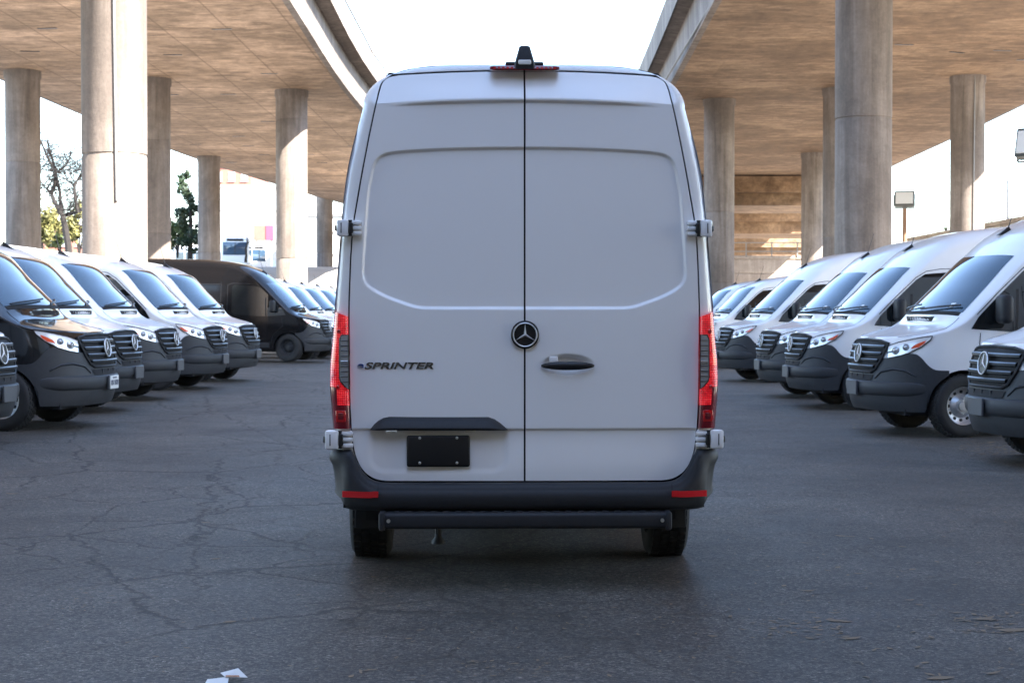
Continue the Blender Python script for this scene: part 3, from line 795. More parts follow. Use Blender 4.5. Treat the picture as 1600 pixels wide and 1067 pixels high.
        for y in (0.93, 4.665): add_wheel(root, side * .855, y, R_TYRE if not offroad else .372, WHEEL_OFF if offroad else WHEEL)
        for yc in (0.93, 4.665): wheel_house(root, side * .70, yc, .26)
    # --- number plate holder
    m = MB(); c = belt(0, .545, .060); m.rbox(c, (.34, .025, .17), .006, 1); m.build('plate_holder', 'plastic_grey', root)
    # --- aerial
    b = top(1 + (1.98 - PA), .0, kind); m = MB()
    m.add([(b.x - .035, b.y - .09, b.z - .03), (b.x + .035, b.y - .09, b.z - .03), (b.x + .035, b.y + .10, b.z), (b.x - .035, b.y + .10, b.z), (b.x, b.y + .06, b.z + .085)], [(0, 1, 4), (1, 2, 4), (2, 3, 4), (3, 0, 4)])
    m.tube([(b.x, b.y + .05, b.z + .06), (b.x, b.y + .16, b.z + .40)], [.006, .003], 5); m.build('aerial', 'black', root, False)
    # --- under-body
    MB().box((0, 3.0, .36), (1.60, 5.4, .22)).build('underbody', 'seal', root, False)
    return root
STAR_BIG = star_mesh('star_emblem_front', 0.115)
def copy_tree(o, parent=None):
    c = o.copy(); COL.objects.link(c); c.parent = parent
    for ch in o.children: copy_tree(ch, c)
    return c
protos = {}
STEER = random.Random(3)
def place_van(key, px, Y, turn, label, group, lift=0.0):
    """front emblem over photo column px at depth Y; turn = heading towards +X (left row) or -X (right row), degrees swung to the camera"""
    kind, pm, off = key
    if key not in protos: protos[key] = root = build_van('parked_van', kind, pm, offroad=off)
    else: root = copy_tree(protos[key])
    for o_ in [root]:
        o_['label'] = label; o_['category'] = 'van'; o_['group'] = group
    X = (px - VPX) * Y / F_PX
    # heading vector of the van (local -y)
    if turn > 0: h = Vector((math.cos(R(turn)), -math.sin(R(turn)), 0))     # left row looks right, swung to camera
    else: h = Vector((-math.cos(R(-turn)), -math.sin(R(-turn)), 0))
    rz = math.atan2(h.x, -h.y)
    pitch = 0.014 if X < 0 else 0.0
    base = Vector((X, Y, 0)) 
    root.location = (base.x, base.y, lot_z(X) + lift)
    M = Matrix.Rotation(rz, 3, 'Z') @ Matrix.Rotation(pitch, 3, 'X')
    root.rotation_euler = M.to_euler()
    st_ = STEER.uniform(-14, 14)
    for ch in root.children:
        if ch.name.startswith('wheel') and 'house' not in ch.name and ch.location.y < 2: ch.rotation_euler.z = (0 if ch.location.x > 0 else math.pi) + R(st_)
    return root
W_STD, W_HIGH = ('std', 'white_paint', False), ('high', 'white_paint', False)
GL, GRR = 'vans parked along the left side of the aisle', 'vans parked along the right side of the aisle'
place_van(('std', 'charcoal_paint', False), 166.5, 19.9, 4, 'glossy dark charcoal van with a white front plate, left row', GL)
place_van(W_STD, 3, 16.9, 4, 'van cut off by the left picture edge, only its grille showing', GL)
place_van(W_STD, 209, 23.0, 4.5, 'white van parked next behind the dark charcoal van', GL)
place_van(W_STD, 274.5, 26.1, 3.5, 'white van second beyond the dark charcoal van in the left row', GL)
place_van(W_STD, 346.5, 29.7, 6, 'white van third beyond the dark charcoal van, amber lamp corner showing', GL)
place_van(W_STD, 398.7, 33.2, 6, 'last white van of the left row before the tall black van', GL)
place_van(('high', 'black_paint', True), 515, 45.5, 5, 'tall black van with black off-road wheels at the far end of the left row', GL, 0.04)
for k_, (px, Y, s_) in enumerate([(540, 49.3, 'first'), (560, 53.0, 'second'), (578, 57.0, 'third'), (594, 61.5, 'fourth')]):
    place_van(W_STD, px, Y, 5, f'{s_} distant white van beyond the tall black van', GL)
place_van(W_HIGH, 1533, 15.8, -7, 'nearest white van of the right row, cut by the picture edge', GRR)
place_van(W_HIGH, 1338.5, 19.9, -7.5, 'white van in the right row with its silver steel front wheel in full view', GRR)
place_van(W_HIGH, 1233, 25.2, -5, 'third white van of the right row counted from the right picture edge', GRR)
place_van(W_HIGH, 1188, 28.4, -7, 'white van of the right row squeezed between two others, one headlight mostly hidden', GRR)
place_van(W_HIGH, 1122, 34.8, -7, 'white van of the right row showing its driver window beside the centre van', GRR)
place_van(W_STD, 1075, 43.5, -4, 'distant low roof white van side-on behind the right row', GRR)
place_van(W_STD, 1050, 49.0, -4, 'farthest white van of the right row, only its roof showing', GRR)

# white number plate on the dark van
c_ = protos[('std', 'charcoal_paint', False)]
m = MB(); p_ = belt(0, .545, .060); m.rbox((p_.x, p_.y - .018, p_.z), (.305, .008, .155), .003, 1)
pl = m.build('number_plate', 'plate_white', c_, False)
m = MB()
for i, (w_, h_) in enumerate([(.03, .06), (.034, .06), (.012, .06), (.03, .06), (.034, .06), (.03, .06)]):
    m.box((p_.x - .115 + i * .046, p_.y - .0235, p_.z - .004), (w_, .003, h_))
m.box((p_.x, p_.y - .0235, p_.z + .055), (.14, .003, .018)); m.build('plate_lettering', 'plate_ink', pl, False)

# ------------------------------------------------------------------ the van in the middle, seen from behind (local: tail face y=0, forward +y)
CV = empty('cargo_van', (0.003, 8.64, 0), R(1.7), 'white high roof cargo van seen from behind in the middle of the aisle', 'van')
SC = 301.0
def X_(px): return (px - 820) / SC
def Z_(py): return (920 - py) / SC
bme = van_body_mesh('cargo_van_body', 'high', 'white_paint')
bm = bmesh.new(); bm.from_mesh(bme)
for k_ in bm.verts:
    k_.co = Vector((-k_.co.x, L_VAN + 0.05 - k_.co.y, k_.co.z))
    if k_.co.y < .06: k_.co.y += .08 * min(1, max(0, (k_.co.z - 2.3) / .35))
big = [f for f in bm.faces if len(f.verts) > 8]; bmesh.ops.delete(bm, geom=big, context='FACES')
bm.to_mesh(bme); bm.free(); bme.polygons.foreach_set('use_smooth', [True] * len(bme.polygons)); bme.set_sharp_from_angle(angle=R(38))
obj('body', bme, CV)

panel_half = [(0, 2.292), (.35, 2.287), (.60, 2.275), (.70, 2.266), (.745, 2.252), (.775, 2.225), (.793, 2.18), (.803, 2.12), (.817, 2.066), (.834, 1.82), (.845, 1.65), (.846, 1.64), (.835, 1.588), (.80, 1.553), (.714, 1.508), (.628, 1.478), (.585, 1.463), (.54, 1.4535), (.48, 1.452), (0, 1.452)]
def sdf(px, pz, poly):
    d = np.full(px.shape, 1e9); inside = np.zeros(px.shape, bool); n = len(poly)
    for i in range(n):
        ax, az = poly[i]; bx, bz = poly[(i + 1) % n]
        ex, ez = bx - ax, bz - az; wx, wz = px - ax, pz - az
        t = np.clip((wx * ex + wz * ez) / (ex * ex + ez * ez + 1e-12), 0, 1)
        d = np.minimum(d, (wx - ex * t) ** 2 + (wz - ez * t) ** 2)
        c = ((az <= pz) != (bz <= pz)) & (px < (bx - ax) * (pz - az) / (bz - az + 1e-12) + ax)
        inside ^= c
    d = np.sqrt(d); return np.where(inside, -d, d)
PANEL = panel_half + [(-x, z) for x, z in panel_half[::-1][1:-1]]
for _ in range(3):      # round the corners of the pressing
    PANEL = [q for (ax, az), (bx, bz) in zip(PANEL, PANEL[1:] + PANEL[:1]) for q in ((.75 * ax + .25 * bx, .75 * az + .25 * bz), (.25 * ax + .75 * bx, .25 * az + .75 * bz))]
def ss(a, b, x): t = np.clip((x - a) / (b - a), 0, 1); return t * t * (3 - 2 * t)
def rrect(x, z, x0, x1, z0, z1, r_):
    qx = np.abs(x - (x0 + x1) / 2) - (x1 - x0) / 2 + r_; qz = np.abs(z - (z0 + z1) / 2) - (z1 - z0) / 2 + r_
    return np.hypot(np.maximum(qx, 0), np.maximum(qz, 0)) + np.minimum(np.maximum(qx, qz), 0) - r_
def face_y(x, z, feat=True):
    """depth of the tail surface (positive = into the van)"""
    x = np.asarray(x, float); z = np.asarray(z, float); zz = z + .048 * x * x * ss(1.9, 2.4, z)
    y = .030 * x * x + .012 * (z - 1.3) ** 2 * (z > 1.3)
    y = y + .40 * np.maximum(0, zz - 2.545) * (zz > 2.545)
    if not feat: return y
    # overhanging crease under the roof lip, dying out towards the corners
    k = 1 - ss(.45, .74, np.abs(x))
    y = y - .016 * k * ss(2.520, 2.536, zz) * (1 - ss(2.536, 2.66, zz))
    # pressed window panel
    d = sdf(x, z, PANEL); y = y + .015 * (1 - ss(-.014, .004, d))
    # lower step
    y = y + .013 * (1 - ss(.818, .834, z)) * ss(.60, .80, z) + .002 * (1 - ss(.6, .8, z))
    # plate pocket (left door), handle cup (right door)
    y = y + .005 * (1 - ss(-.03, .008, rrect(x, z, -.815, -.085, .598, .86, .09))) * (1 - ss(.80, .83, z))
    e = np.sqrt(((x - .223) / .140) ** 2 + ((z - 1.163) / .057) ** 2); y = y + .034 * (1 - ss(.55, 1.02, e))
    return y
Xout = interp([(.560, .715), (.563, .745), (.570, .775), (.585, .805), (.61, .835), (.65, .862), (.73, .888), (.83, .899), (1.06, .907), (1.42, .909), (1.6, .904), (1.82, .893), (2.066, .857), (2.31, .815), (2.44, .790), (2.57, .762), (2.625, .750), (2.66, .737), (2.68, .715), (2.688, .690), (2.692, .655)])
rows = np.concatenate([np.linspace(.560, .60, 14), np.linspace(.603, .80, 30), np.linspace(.803, .85, 24), np.linspace(.853, 1.09, 26), np.linspace(1.095, 1.235, 34), np.linspace(1.24, 1.43, 20),
                       np.linspace(1.434, 1.60, 54), np.linspace(1.605, 2.19, 44), np.linspace(2.194, 2.31, 44), np.linspace(2.315, 2.50, 16), np.linspace(2.505, 2.56, 22), np.linspace(2.565, 2.62, 8), np.linspace(2.625, 2.692, 20)])
ncol = 150
def door(side, name, label):
    s = -1 if side == 'l' else 1
    tt = np.linspace(0, 1, ncol); Zg = []; Xg = []
    for zp in rows:
        xo = float(Xout(zp)); Xg.append(.0048 + (xo - .0048) * tt); Zg.append(np.full(ncol, zp))
    Xg = np.array(Xg); Zp = np.array(Zg); Zg = Zp - .048 * Xg ** 2 * ss(1.9, 2.6, Zp)
    Yg = face_y(s * Xg, Zg)
    # folded edges all round
    ed = np.minimum.reduce([np.arange(ncol)[None, :] + 0 * Xg, (ncol - 1 - np.arange(ncol))[None, :] + 0 * Xg])
    V = np.stack([s * Xg, Yg, Zg], -1)
    def pad(A):
        A = np.concatenate([A[:1] + [0, .03, 0], A, A[-1:] + [0, .03, 0]], 0)
        return np.concatenate([A[:, :1] + [0, .03, 0], A, A[:, -1:] + [0, .03, 0]], 1)
    V = pad(V); nr_, nc_ = V.shape[:2]
    o = make(name, V.reshape(-1, 3), grid(nr_, nc_, s > 0), 'white_paint', CV, True, None, 50)
    if label: o['label'] = label
    return o
dl = door('l', 'rear_door', 'left rear door with number plate and model lettering')
dr = door('r', 'rear_door', 'right rear door with the black pull handle')
# dark rubber seal behind the door gaps
m = MB(); v = []
for z in np.linspace(.5, 2.70, 24):
    xo = float(Wt(min(z, 2.5))) - .03 if z < 2.5 else .80 - max(0, z - 2.6) * .9
    for t in np.linspace(-1, 1, 17): v.append((xo * t, float(face_y(xo * t, z, False)) + .075, z))
m.add(v, grid(24, 17, True)); m.build('door_seal', 'seal', CV)
# D-pillar / roof frame round the doors
inner = [(float(Xout(z)) + .008, z - .048 * float(Xout(z)) ** 2 * float(ss(1.9, 2.6, z))) for z in np.concatenate([np.linspace(.66, 2.5, 34), np.linspace(2.53, 2.68, 12)])]
inner += [(x, 2.702 - .048 * x * x) for x in (.69, .64, .55, .40, .25, .12, 0.0)]
sil = interp([(.60, .982), (.80, .99), (1.06, .995), (1.43, .99), (1.63, .975), (2.066, .937), (2.16, .924), (2.38, .874), (2.5, .842)])
outer = [(float(sil(z)), z) for z in np.linspace(.66, 2.5, 34)]
outer += [(.842 * f_, 2.5 + .235 * (1 - f_ ** 5) ** .5) for f_ in (.9985, .995, .988, .98, .97, .955, .94, .925, .91, .895, .88, .865, .85, .80, .68, .50, .32, .15, 0.0)]
v = []; ks = np.linspace(0, 1, 9)
loopi = inner + [(-x, z) for x, z in inner[::-1][1:]]; loopo = outer + [(-x, z) for x, z in outer[::-1][1:]]
for (xi, zi), (xo, zo) in zip(loopi, loopo):
    yi = float(face_y(xi, zi, False)); v.append((xi, yi + .035, zi))
    for k in ks:
        x = xi + (xo - xi) * math.sin(k * math.pi / 2) ; z = zi + (zo - zi) * math.sin(k * math.pi / 2)
        v.append((x, yi + max(.052 - yi, .05) * (1 - math.cos(k * math.pi / 2)) + .001, z))
make('rear_frame', v, grid(len(loopi), len(ks) + 1, False), 'white_paint', CV, True, None, 50)

# --- tail lamps
for s in (-1, 1):
    xo = interp([(.83, 1.000), (.93, 1.008), (1.06, 1.016), (1.15, 1.014), (1.30, 1.000), (1.44, .988)])
    v = []; nz = 40; prof = [(0.0, .03), (0.0, -.006), (.06, -.016), (.3, -.024), (.6, -.026), (.82, -.016), (.94, .006), (.99, .04), (1.0, .09), (.995, .16)]
    xi = interp([(.83, .906), (1.06, .9135), (1.44, .916)])
    for k in range(nz):
        q = k / (nz - 1); row = []
        for t, y in prof:
            ztop = 1.413 + .026 * t; z = .832 + (ztop - .832) * q
            x = float(xi(z)) + (float(xo(z)) - float(xi(z))) * t; row.append((s * x, y + float(face_y(x, z, False)) - .01, z))
        v += row
    npf = len(prof); fm = []
    f = grid(nz, npf, s > 0)
    for i in range(nz - 1):
        for j in range(npf - 1):
            z = .832 + .59 * i / (nz - 1); dark = (j >= 7) or (z < .83 + .14 + (.07 if j > 3 else -.02))
            fm.append(1 if dark else 0)
    tl = make('tail_lamp', v, f, ['red_lens', 'dark_red_lens'], CV, True, fm, 60)
    def tp(px, py, off):     # a spot on the lamp face from photo coordinates (left lamp)
        x = -X_(px); z = Z_(py); return (s * x, float(face_y(x, z, False)) - .034 - off, z)
    pts = [tp(533, 524, 0), (0, 0, 0)]
    cl = [(534.5, 523.5), (545.2, 523), (545.6, 608), (540, 604), (533, 596), (531.2, 590), (531.5, 530)]
    vv = [tp(a, b, .004) for a, b in cl]; back = [(x, y + .012, z) for x, y, z in vv]; n_ = len(vv)
    fcs = [tuple(range(n_)) if s < 0 else tuple(range(n_))[::-1]] + [(i, (i + 1) % n_, n_ + (i + 1) % n_, n_ + i) for i in range(n_)]
    cp = make('clear_lens', vv + back, fcs, 'clear_plastic', tl, False)
    mm = MB()
    for b in (532, 540, 548, 556, 564, 568, 572, 580, 588, 596):
        c0 = tp(533.3, b, .006); c1 = tp(544.4, b, .006); mm.tube([c0, c1], .0022, 5, 1 if b == 564 else 0)
    mm.build('lens_rib', ['lens_dark', 'reflector'], tl)
    mm = MB().tube([tp(a, b, .003) for a, b in cl + [cl[0]]], .0035, 5, cap=False); mm.build('lens_border', 'black', tl)
    for (a, b) in ((530.5, 518), (528.7, 605)):
        c = tp(a, b, .002); o = MB().lathe([(.011, .008), (.011, -.004), (.007, -.006), (.005, -.001), (0, -.001)], (0, 0, 0), 'y', 14).build('lamp_screw', 'red_reflector', tl); o.location = c
    mm = MB(); c = tp(533, 650, .0); mm.rbox(c, (.052, .012, .062), .006, 2); mm.build('lower_reflector', 'red_reflector', tl)
    mm = MB(); c = tp(533, 650, .005); mm.rbox(c, (.030, .012, .034), .005, 2); mm.build('bulb_window', 'dark_red_lens', tl)

# --- hinges (two each side)
for s in (-1, 1):
    for (xc0, xc1, z0, z1) in ((.848, .972, Z_(370), Z_(344)), (.893, 1.034, Z_(701), Z_(672))):
        zc, h = (z0 + z1) / 2, z1 - z0; y0 = float(face_y(.9, zc, False)); m = MB()
        xm = xc0 + (xc1 - xc0) * .50
        m.rbox((s * (xm + xc1) / 2, y0 - .022, zc), (xc1 - xm, .07, h), .010, 2)
        hg = m.build('hinge', 'white_paint', CV)
        for k in (-1, 0, 1):
            m = MB(); m.rbox((s * (xc0 + xm) / 2, y0 - .022, zc + k * h * .31), (xm - xc0 + .006, .034, h * .22), .005, 2); m.build('hinge_finger', 'white_paint', hg)
        m = MB(); m.rbox((s * (xc0 + xm) / 2, y0 - .004, zc), (xm - xc0 - .01, .012, h * .96), .003, 1); m.build('hinge_leaf', 'white_paint', hg)
        m = MB(); m.lathe([(.011, -h * .48), (.011, h * .48)], (s * (xm - .006), y0 - .034, zc), 'z', 12); m.build('hinge_pin', 'plastic', hg)
        m = MB(); m.rbox((s * (xm - .012), y0 - .026, zc), (.022, .062, h * .62), .004, 1); m.build('hinge_shade', 'black', hg)  # black block colours in the shade between hinge block and fingers
        m = MB(); m.rbox((s * (xc1 + .004), y0 - .012, zc), (.016, .03, h * .36), .004, 1); m.build('hinge_stop', 'black', hg)
        m = MB(); m.rbox((s * (xm + (xc1 - xm) * .62), y0 - .0575, zc), (.006, .004, h * .62), .0015, 1); m.build('hinge_groove', 'plastic_grey', hg)

# --- rear bumper
cols = []
for x in np.linspace(-.96, .96, 65):
    a = abs(x); zt_ = float(interp([(0, .553), (.70, .553), (.76, .557), (.80, .572), (.835, .602), (.865, .648), (.89, .712), (.90, .722), (1.1, .722)])(a))
    zb_ = float(interp([(0, .412), (.88, .412), (.93, .420), (.96, .432), (.985, .45), (1.02, .48)])(a)); yy = -.085 + .075 * max(0, (a - .60) / .36) ** 2.4
    cols.append((x, yy, zt_, zb_))
wrap = [(.985, .004, .722, .45), (1.012, .030, .722, .47), (1.028, .075, .722, .48), (1.032, .16, .722, .49), (1.026, .34, .722, .51), (1.0, .60, .70, .54)]
cols = [(-a, b, c, d) for a, b, c, d in wrap[::-1]] + cols + wrap
v = []; vr = [(0.0, .075), (0.0, .028), (.05, .012), (.12, .004), (.20, 0.0), (.26, -.004), (.34, -.012), (.5, -.015), (.8, -.012), (.93, .002), (1.0, .03), (1.0, .10)]
for (x, yy, zt_, zb_) in cols:
    nx = 0.0
    a = abs(x); k = max(0, min(1, (a - .93) / .06))
    for t, o in vr:
        tl_ = t if a < .7 else t
        xx = (x - math.copysign(o * k, x)) * (1 - .034 * k * t); v.append((xx, yy + o * (1 - k), zt_ + (zb_ - zt_) * tl_))
bmp = make('rear_bumper', v, grid(len(cols), len(vr), True), 'plastic', CV, True, None, 50)
for s in (-1, 1):
    m = MB(); xs_ = np.linspace(.755, .944, 9); v = []
    for x in xs_:
        yy = -.085 + .075 * max(0, (x - .60) / .36) ** 2.4
        for z, o in ((.514, -.012), (.514, -.024), (.482, -.024), (.482, -.012)): v.append((s * x, yy + o, z + (.003 if x < .78 else 0)))
    m.add(v, grid(9, 4, s > 0)); m.add([v[0], v[1], v[2], v[3]], [(0, 1, 2, 3)]); m.add(v[-4:], [(3, 2, 1, 0)])
    m.build('bumper_reflector', 'red_reflector', bmp, False)
    MB().add([(s * .755, -.088, .553), (s * .758, -.088, .553), (s * .758, -.098, .52), (s * .755, -.098, .52)], [(0, 1, 2, 3)]).build('bumper_seam', 'seal', bmp, False)
m = MB().rbox((0.003, -.080, .370), (1.46, .15, .082), .018, 3); stp = m.build('step_bar', 'plastic', CV)
m = MB()
for k in range(22): m.box((-.66 + k * .063, -.08, .4125), (.03, .11, .004))
m.build('step_tread', 'rubber', stp, False)
for s in (-1, 1):
    MB().rbox((s * .733, -.078, .368), (.035, .165, .098), .015, 2).build('step_end', 'plastic', stp)
    MB().lathe([(.010, -.155), (.010, -.161), (0, -.161)], (s * .70, 0, .372), 'y', 10).build('step_bolt', 'screw', stp)
    MB().box((s * .55, .05, .37), (.06, .26, .06)).build('step_bracket', 'seal', stp, False)
# --- number-plate garnish, plate
g0 = [(X_(578), Z_(671.8)), (X_(584), Z_(663.5)), (X_(591), Z_(657.4)), (X_(599), Z_(653)), (X_(608), Z_(651.2)), (X_(763), Z_(651.5)), (X_(773), Z_(655)), (X_(782), Z_(661)), (X_(794), Z_(671.8))]
m = MB(); v = []
n_ = len(g0); zlo = Z_(671.8)
for (x, z) in g0:
    h = z - zlo; y0 = float(face_y(x, zlo + .02, False))
    for t, o in ((0, .02), (0.0, -.012 - .030 * min(1, h / .05)), (.18, -.016 - .034 * min(1, h / .05)), (.55, -.012 - .028 * min(1, h / .05)), (.85, -.008 - .012 * min(1, h / .05)), (1.0, 0.0), (1.0, .02)):
        v.append((x, y0 + o, zlo + h * t))
m.add(v, grid(n_, 7)); gar = m.build('plate_garnish', 'plastic', CV, True, 50)
for px in (612, 735): MB().rbox((X_(px), -.020, zlo - .004), (.055, .018, .012), .004, 1).build('plate_lamp', 'lamp_glass', gar)
m = MB().rbox((X_(685), -.004, Z_(704.5)), (.327, .012, .163), .010, 3)
# plate corners are rounded in its own plane
npl = m.build('number_plate', 'black', CV); npl['label'] = 'blank black number plate backing'
for a, b in ((656, 684), (714, 684), (656, 723), (714, 723)):
    o = MB().lathe([(.0075, .004), (.0075, -.003), (.004, -.005), (0, -.005)], (0, 0, 0), 'y', 10).build('plate_screw', 'screw', npl); o.location = (X_(a), -.011, Z_(b))
# --- star badge on the seam
cst = (X_(820.4), -.010, Z_(523))
bd = MB().lathe([(.0735, .03), (.0735, -.004), (.068, -.009), (.066, -.004), (0, -.004)], (0, 0, 0), 'y', 48).build('badge_base', 'black', CV); bd.location = cst
st = obj('star_emblem', star_mesh('star_emblem_rear', .066, True, False), bd, (0, -.006, 0))
# --- handle
yh = float(face_y(.223, 1.163, False))
m = MB(); v = []; xs_ = np.linspace(-.138, .138, 25)
for x in xs_:
    e = max(0.02, 1 - (abs(x) / .140) ** 2.6) ** .5; hz = .022 * (.45 + .55 * e)
    for a in np.linspace(0, 2 * math.pi, 12, endpoint=False): v.append((.223 + x, yh - .010 - .012 * e + .014 * math.cos(a) * e, 1.158 + hz * math.sin(a) * (.3 + .7 * e)))
f = []
for i in range(24):
    for k in range(12): f.append((i * 12 + k, (i + 1) * 12 + k, (i + 1) * 12 + (k + 1) % 12, i * 12 + (k + 1) % 12))
f += [tuple(range(12)), tuple(24 * 12 + k for k in range(12))[::-1]]
m.add(v, f); hd = m.build('door_handle', 'black', CV, True, 60)
MB().rbox((.150, yh + .002, 1.190), (.045, .012, .034), .006, 2).build('lock_cover', 'white_paint', hd)
# --- lettering
def lettering(name, body, x0, x1, z0, z1, mat, parent, shear=.22, bold=.0):
    cu = bpy.data.curves.new(name, 'FONT'); cu.body = body; cu.size = 1; cu.extrude = .06; cu.offset = bold; cu.shear = shear; cu.bevel_depth = .012; cu.bevel_resolution = 0; cu.resolution_u = 4
    to = bpy.data.objects.new(name + '_tmp', cu); COL.objects.link(to); bpy.context.view_layer.update()
    me = bpy.data.meshes.new_from_object(to.evaluated_get(bpy.context.evaluated_depsgraph_get()))
    bpy.data.objects.remove(to); bpy.data.curves.remove(cu)
    co = np.array([k.co[:] for k in me.vertices]); lo, hi = co.min(0), co.max(0)
    for k in me.vertices:
        a = (k.co.x - lo[0]) / (hi[0] - lo[0]); b = (k.co.y - lo[1]) / (hi[1] - lo[1]); c = (k.co.z - lo[2]) / (hi[2] - lo[2])
        x = x0 + (x1 - x0) * a; z = z0 + (z1 - z0) * b
        k.co = Vector((x, float(face_y(x, z, False)) + .001 - .006 * c, z))
    me.materials.clear(); me.materials.append(MATS[mat]); me.name = name
    return obj(name, me, parent)
lt = lettering('model_lettering', 'SPRINTER', X_(569.5), X_(677.5), Z_(576.6), Z_(566), 'dark_chrome', CV, .25, .014)
lettering('blue_letter', 'e', X_(558.5), X_(568.5), Z_(575.4), Z_(568.4), 'badge_blue', lt, .1, .05)
# --- high brake lamp and camera pod
m = MB(); v = []; xs_ = np.linspace(-.180, .180, 25)
zr = 2.706
for x in xs_:
    e = (1 - (abs(x) / .184) ** 8) ** .5
    for o, dz in ((.03, -.018), (-.028, -.016), (-.036, -.008), (-.030, .006), (-.010, .014), (.05, .022)): v.append((x, .045 + o * e, zr + dz * (.4 + .6 * e) - .03 * x * x))
m.add(v, grid(25, 6)); hb = m.build('high_brake_lamp', 'dark_red_lens', CV, True, 40)
m = MB()
for k in range(15): m.box((-.155 + k * .0222, .010, zr - .006), (.012, .006, .010))
m.build('brake_lamp_led', 'red_reflector', hb, False)
MB().rbox((0, .09, zr + .022), (.20, .08, .022), .008, 2).build('lamp_mount', 'plastic', hb)
m = MB(); lev = [(zr - .012, .054, .004, .10), (zr + .012, .054, .0, .10), (zr + .040, .047, .003, .095), (zr + .075, .037, .010, .085), (zr + .105, .029, .018, .075), (zr + .112, .022, .026, .068)]; v = []
for z, hw, ya, yb in lev:
    r_ = hw * .3
    for sx, sy in ((-1, 1), (1, 1), (1, -1), (-1, -1)): pass
    v += [(-hw, ya + .012, z), (-hw + .008, ya, z), (hw - .008, ya, z), (hw, ya + .012, z), (hw, yb, z), (-hw, yb, z)]
f = []
for i in range(len(lev) - 1):
    for k in range(6): f.append((i * 6 + k, i * 6 + (k + 1) % 6, (i + 1) * 6 + (k + 1) % 6, (i + 1) * 6 + k))
f.append(tuple((len(lev) - 1) * 6 + k for k in range(6)))
m.add(v, f); cp = m.build('camera_pod', 'plastic', CV, True, 30)
MB().rbox((0, -.003, zr + .022), (.066, .010, .024), .004, 1).build('camera_window', 'plate_white', cp)
# --- running gear
for s in (-1, 1):
    add_wheel(CV, s * .865, L_VAN + .05 - 4.665 - .08, R_TYRE, WHEEL); add_wheel(CV, s * .855, L_VAN + .05 - .93, R_TYRE, WHEEL)
    MB().rbox((s * .80, .74, .42), (.27, .012, .40), .004, 1).build('mud_flap', 'rubber', CV)
    wheel_house(CV, s * .70, 1.24, .26)
    MB().box((s * .80, .42, .49), (.30, .64, .16)).build('bumper_mount', 'seal', CV, False)
MB().box((0, 3.2, .42), (1.74, 5.0, .30)).build('underbody', 'seal', CV, False)
MB().box((0, .45, .47), (1.30, .80, .16)).build('rear_crossmember', 'seal', CV, False)
for s in (-1, 1): MB().tube([(s * .52, .35, .40), (s * .52, 1.2, .30), (s * .52, 2.0, .42)], .03, 6).build('leaf_spring', 'black', CV)
MB().tube([(-.7, 1.24, .345), (.7, 1.24, .345)], .055, 10).build('rear_axle', 'black', CV)
m = MB(); m.tube([(-.455, .25, .42), (-.455, .25, .25)], .018, 8); m.lathe([(0, .26), (.016, .26), (.02, .235), (.036, .215), (.036, .20), (0, .20)], (-.455, .25, 0), 'z', 14); m.build('tow_eye', 'plastic', CV)

# ------------------------------------------------------------------ floodlights
def floodlight(px, py, Y, w, h, turn, label, pole_dx=0.0):
    c = at(px, py, Y); root = empty('floodlight', (c.x, c.y, 0), turn, label, 'floodlight', 'floodlights on poles')
    MB().tube([(pole_dx, .18, -.05), (pole_dx, .18, c.z - h * .2)], [.13, .10], 10).build('pole', 'wood_pole', root)
    m = MB(); d = .38
    rot = Matrix.Rotation(R(-14), 3, 'X')
    m.rbox((0, 0, c.z), (w, d, h), .03, 1, 0, rot); hs = m.build('housing', 'lamp_housing', root)
    o = rot @ Vector((0, -d / 2 - .012, 0)); m = MB(); m.rbox((o.x, o.y, c.z + o.z), (w * .86, .03, h * .80), .01, 1, 0, rot); m.build('lamp_window', 'lamp_glass', hs)
    for s in (-1, 1):
        m = MB(); m.box((s * (w / 2 + .03), .05, c.z - .1), (.03, .10, h * .9)); m.build('yoke', 'rail_metal', hs, False)
    MB().box((0, .12, c.z - h * .58), (w + .09, .10, .05)).build('cross_bar', 'rail_metal', root, False)
    return root
floodlight(1411.5, 312, 78, .92, .70, R(-16), 'square floodlight on a wooden pole behind the right row of vans')
floodlight(1609, 226, 45, .78, .80, R(-40), 'floodlight cut off by the right picture edge', .1)
MB_ = MB().tube([at(1573, 470, 150) - Vector((0, 0, 3)), at(1573, 282, 150)], [.28, .16], 8); lp = MB_.build('utility_mast', 'rail_metal'); tag(lp, 'thin tall grey mast in the haze at the far right', 'mast')

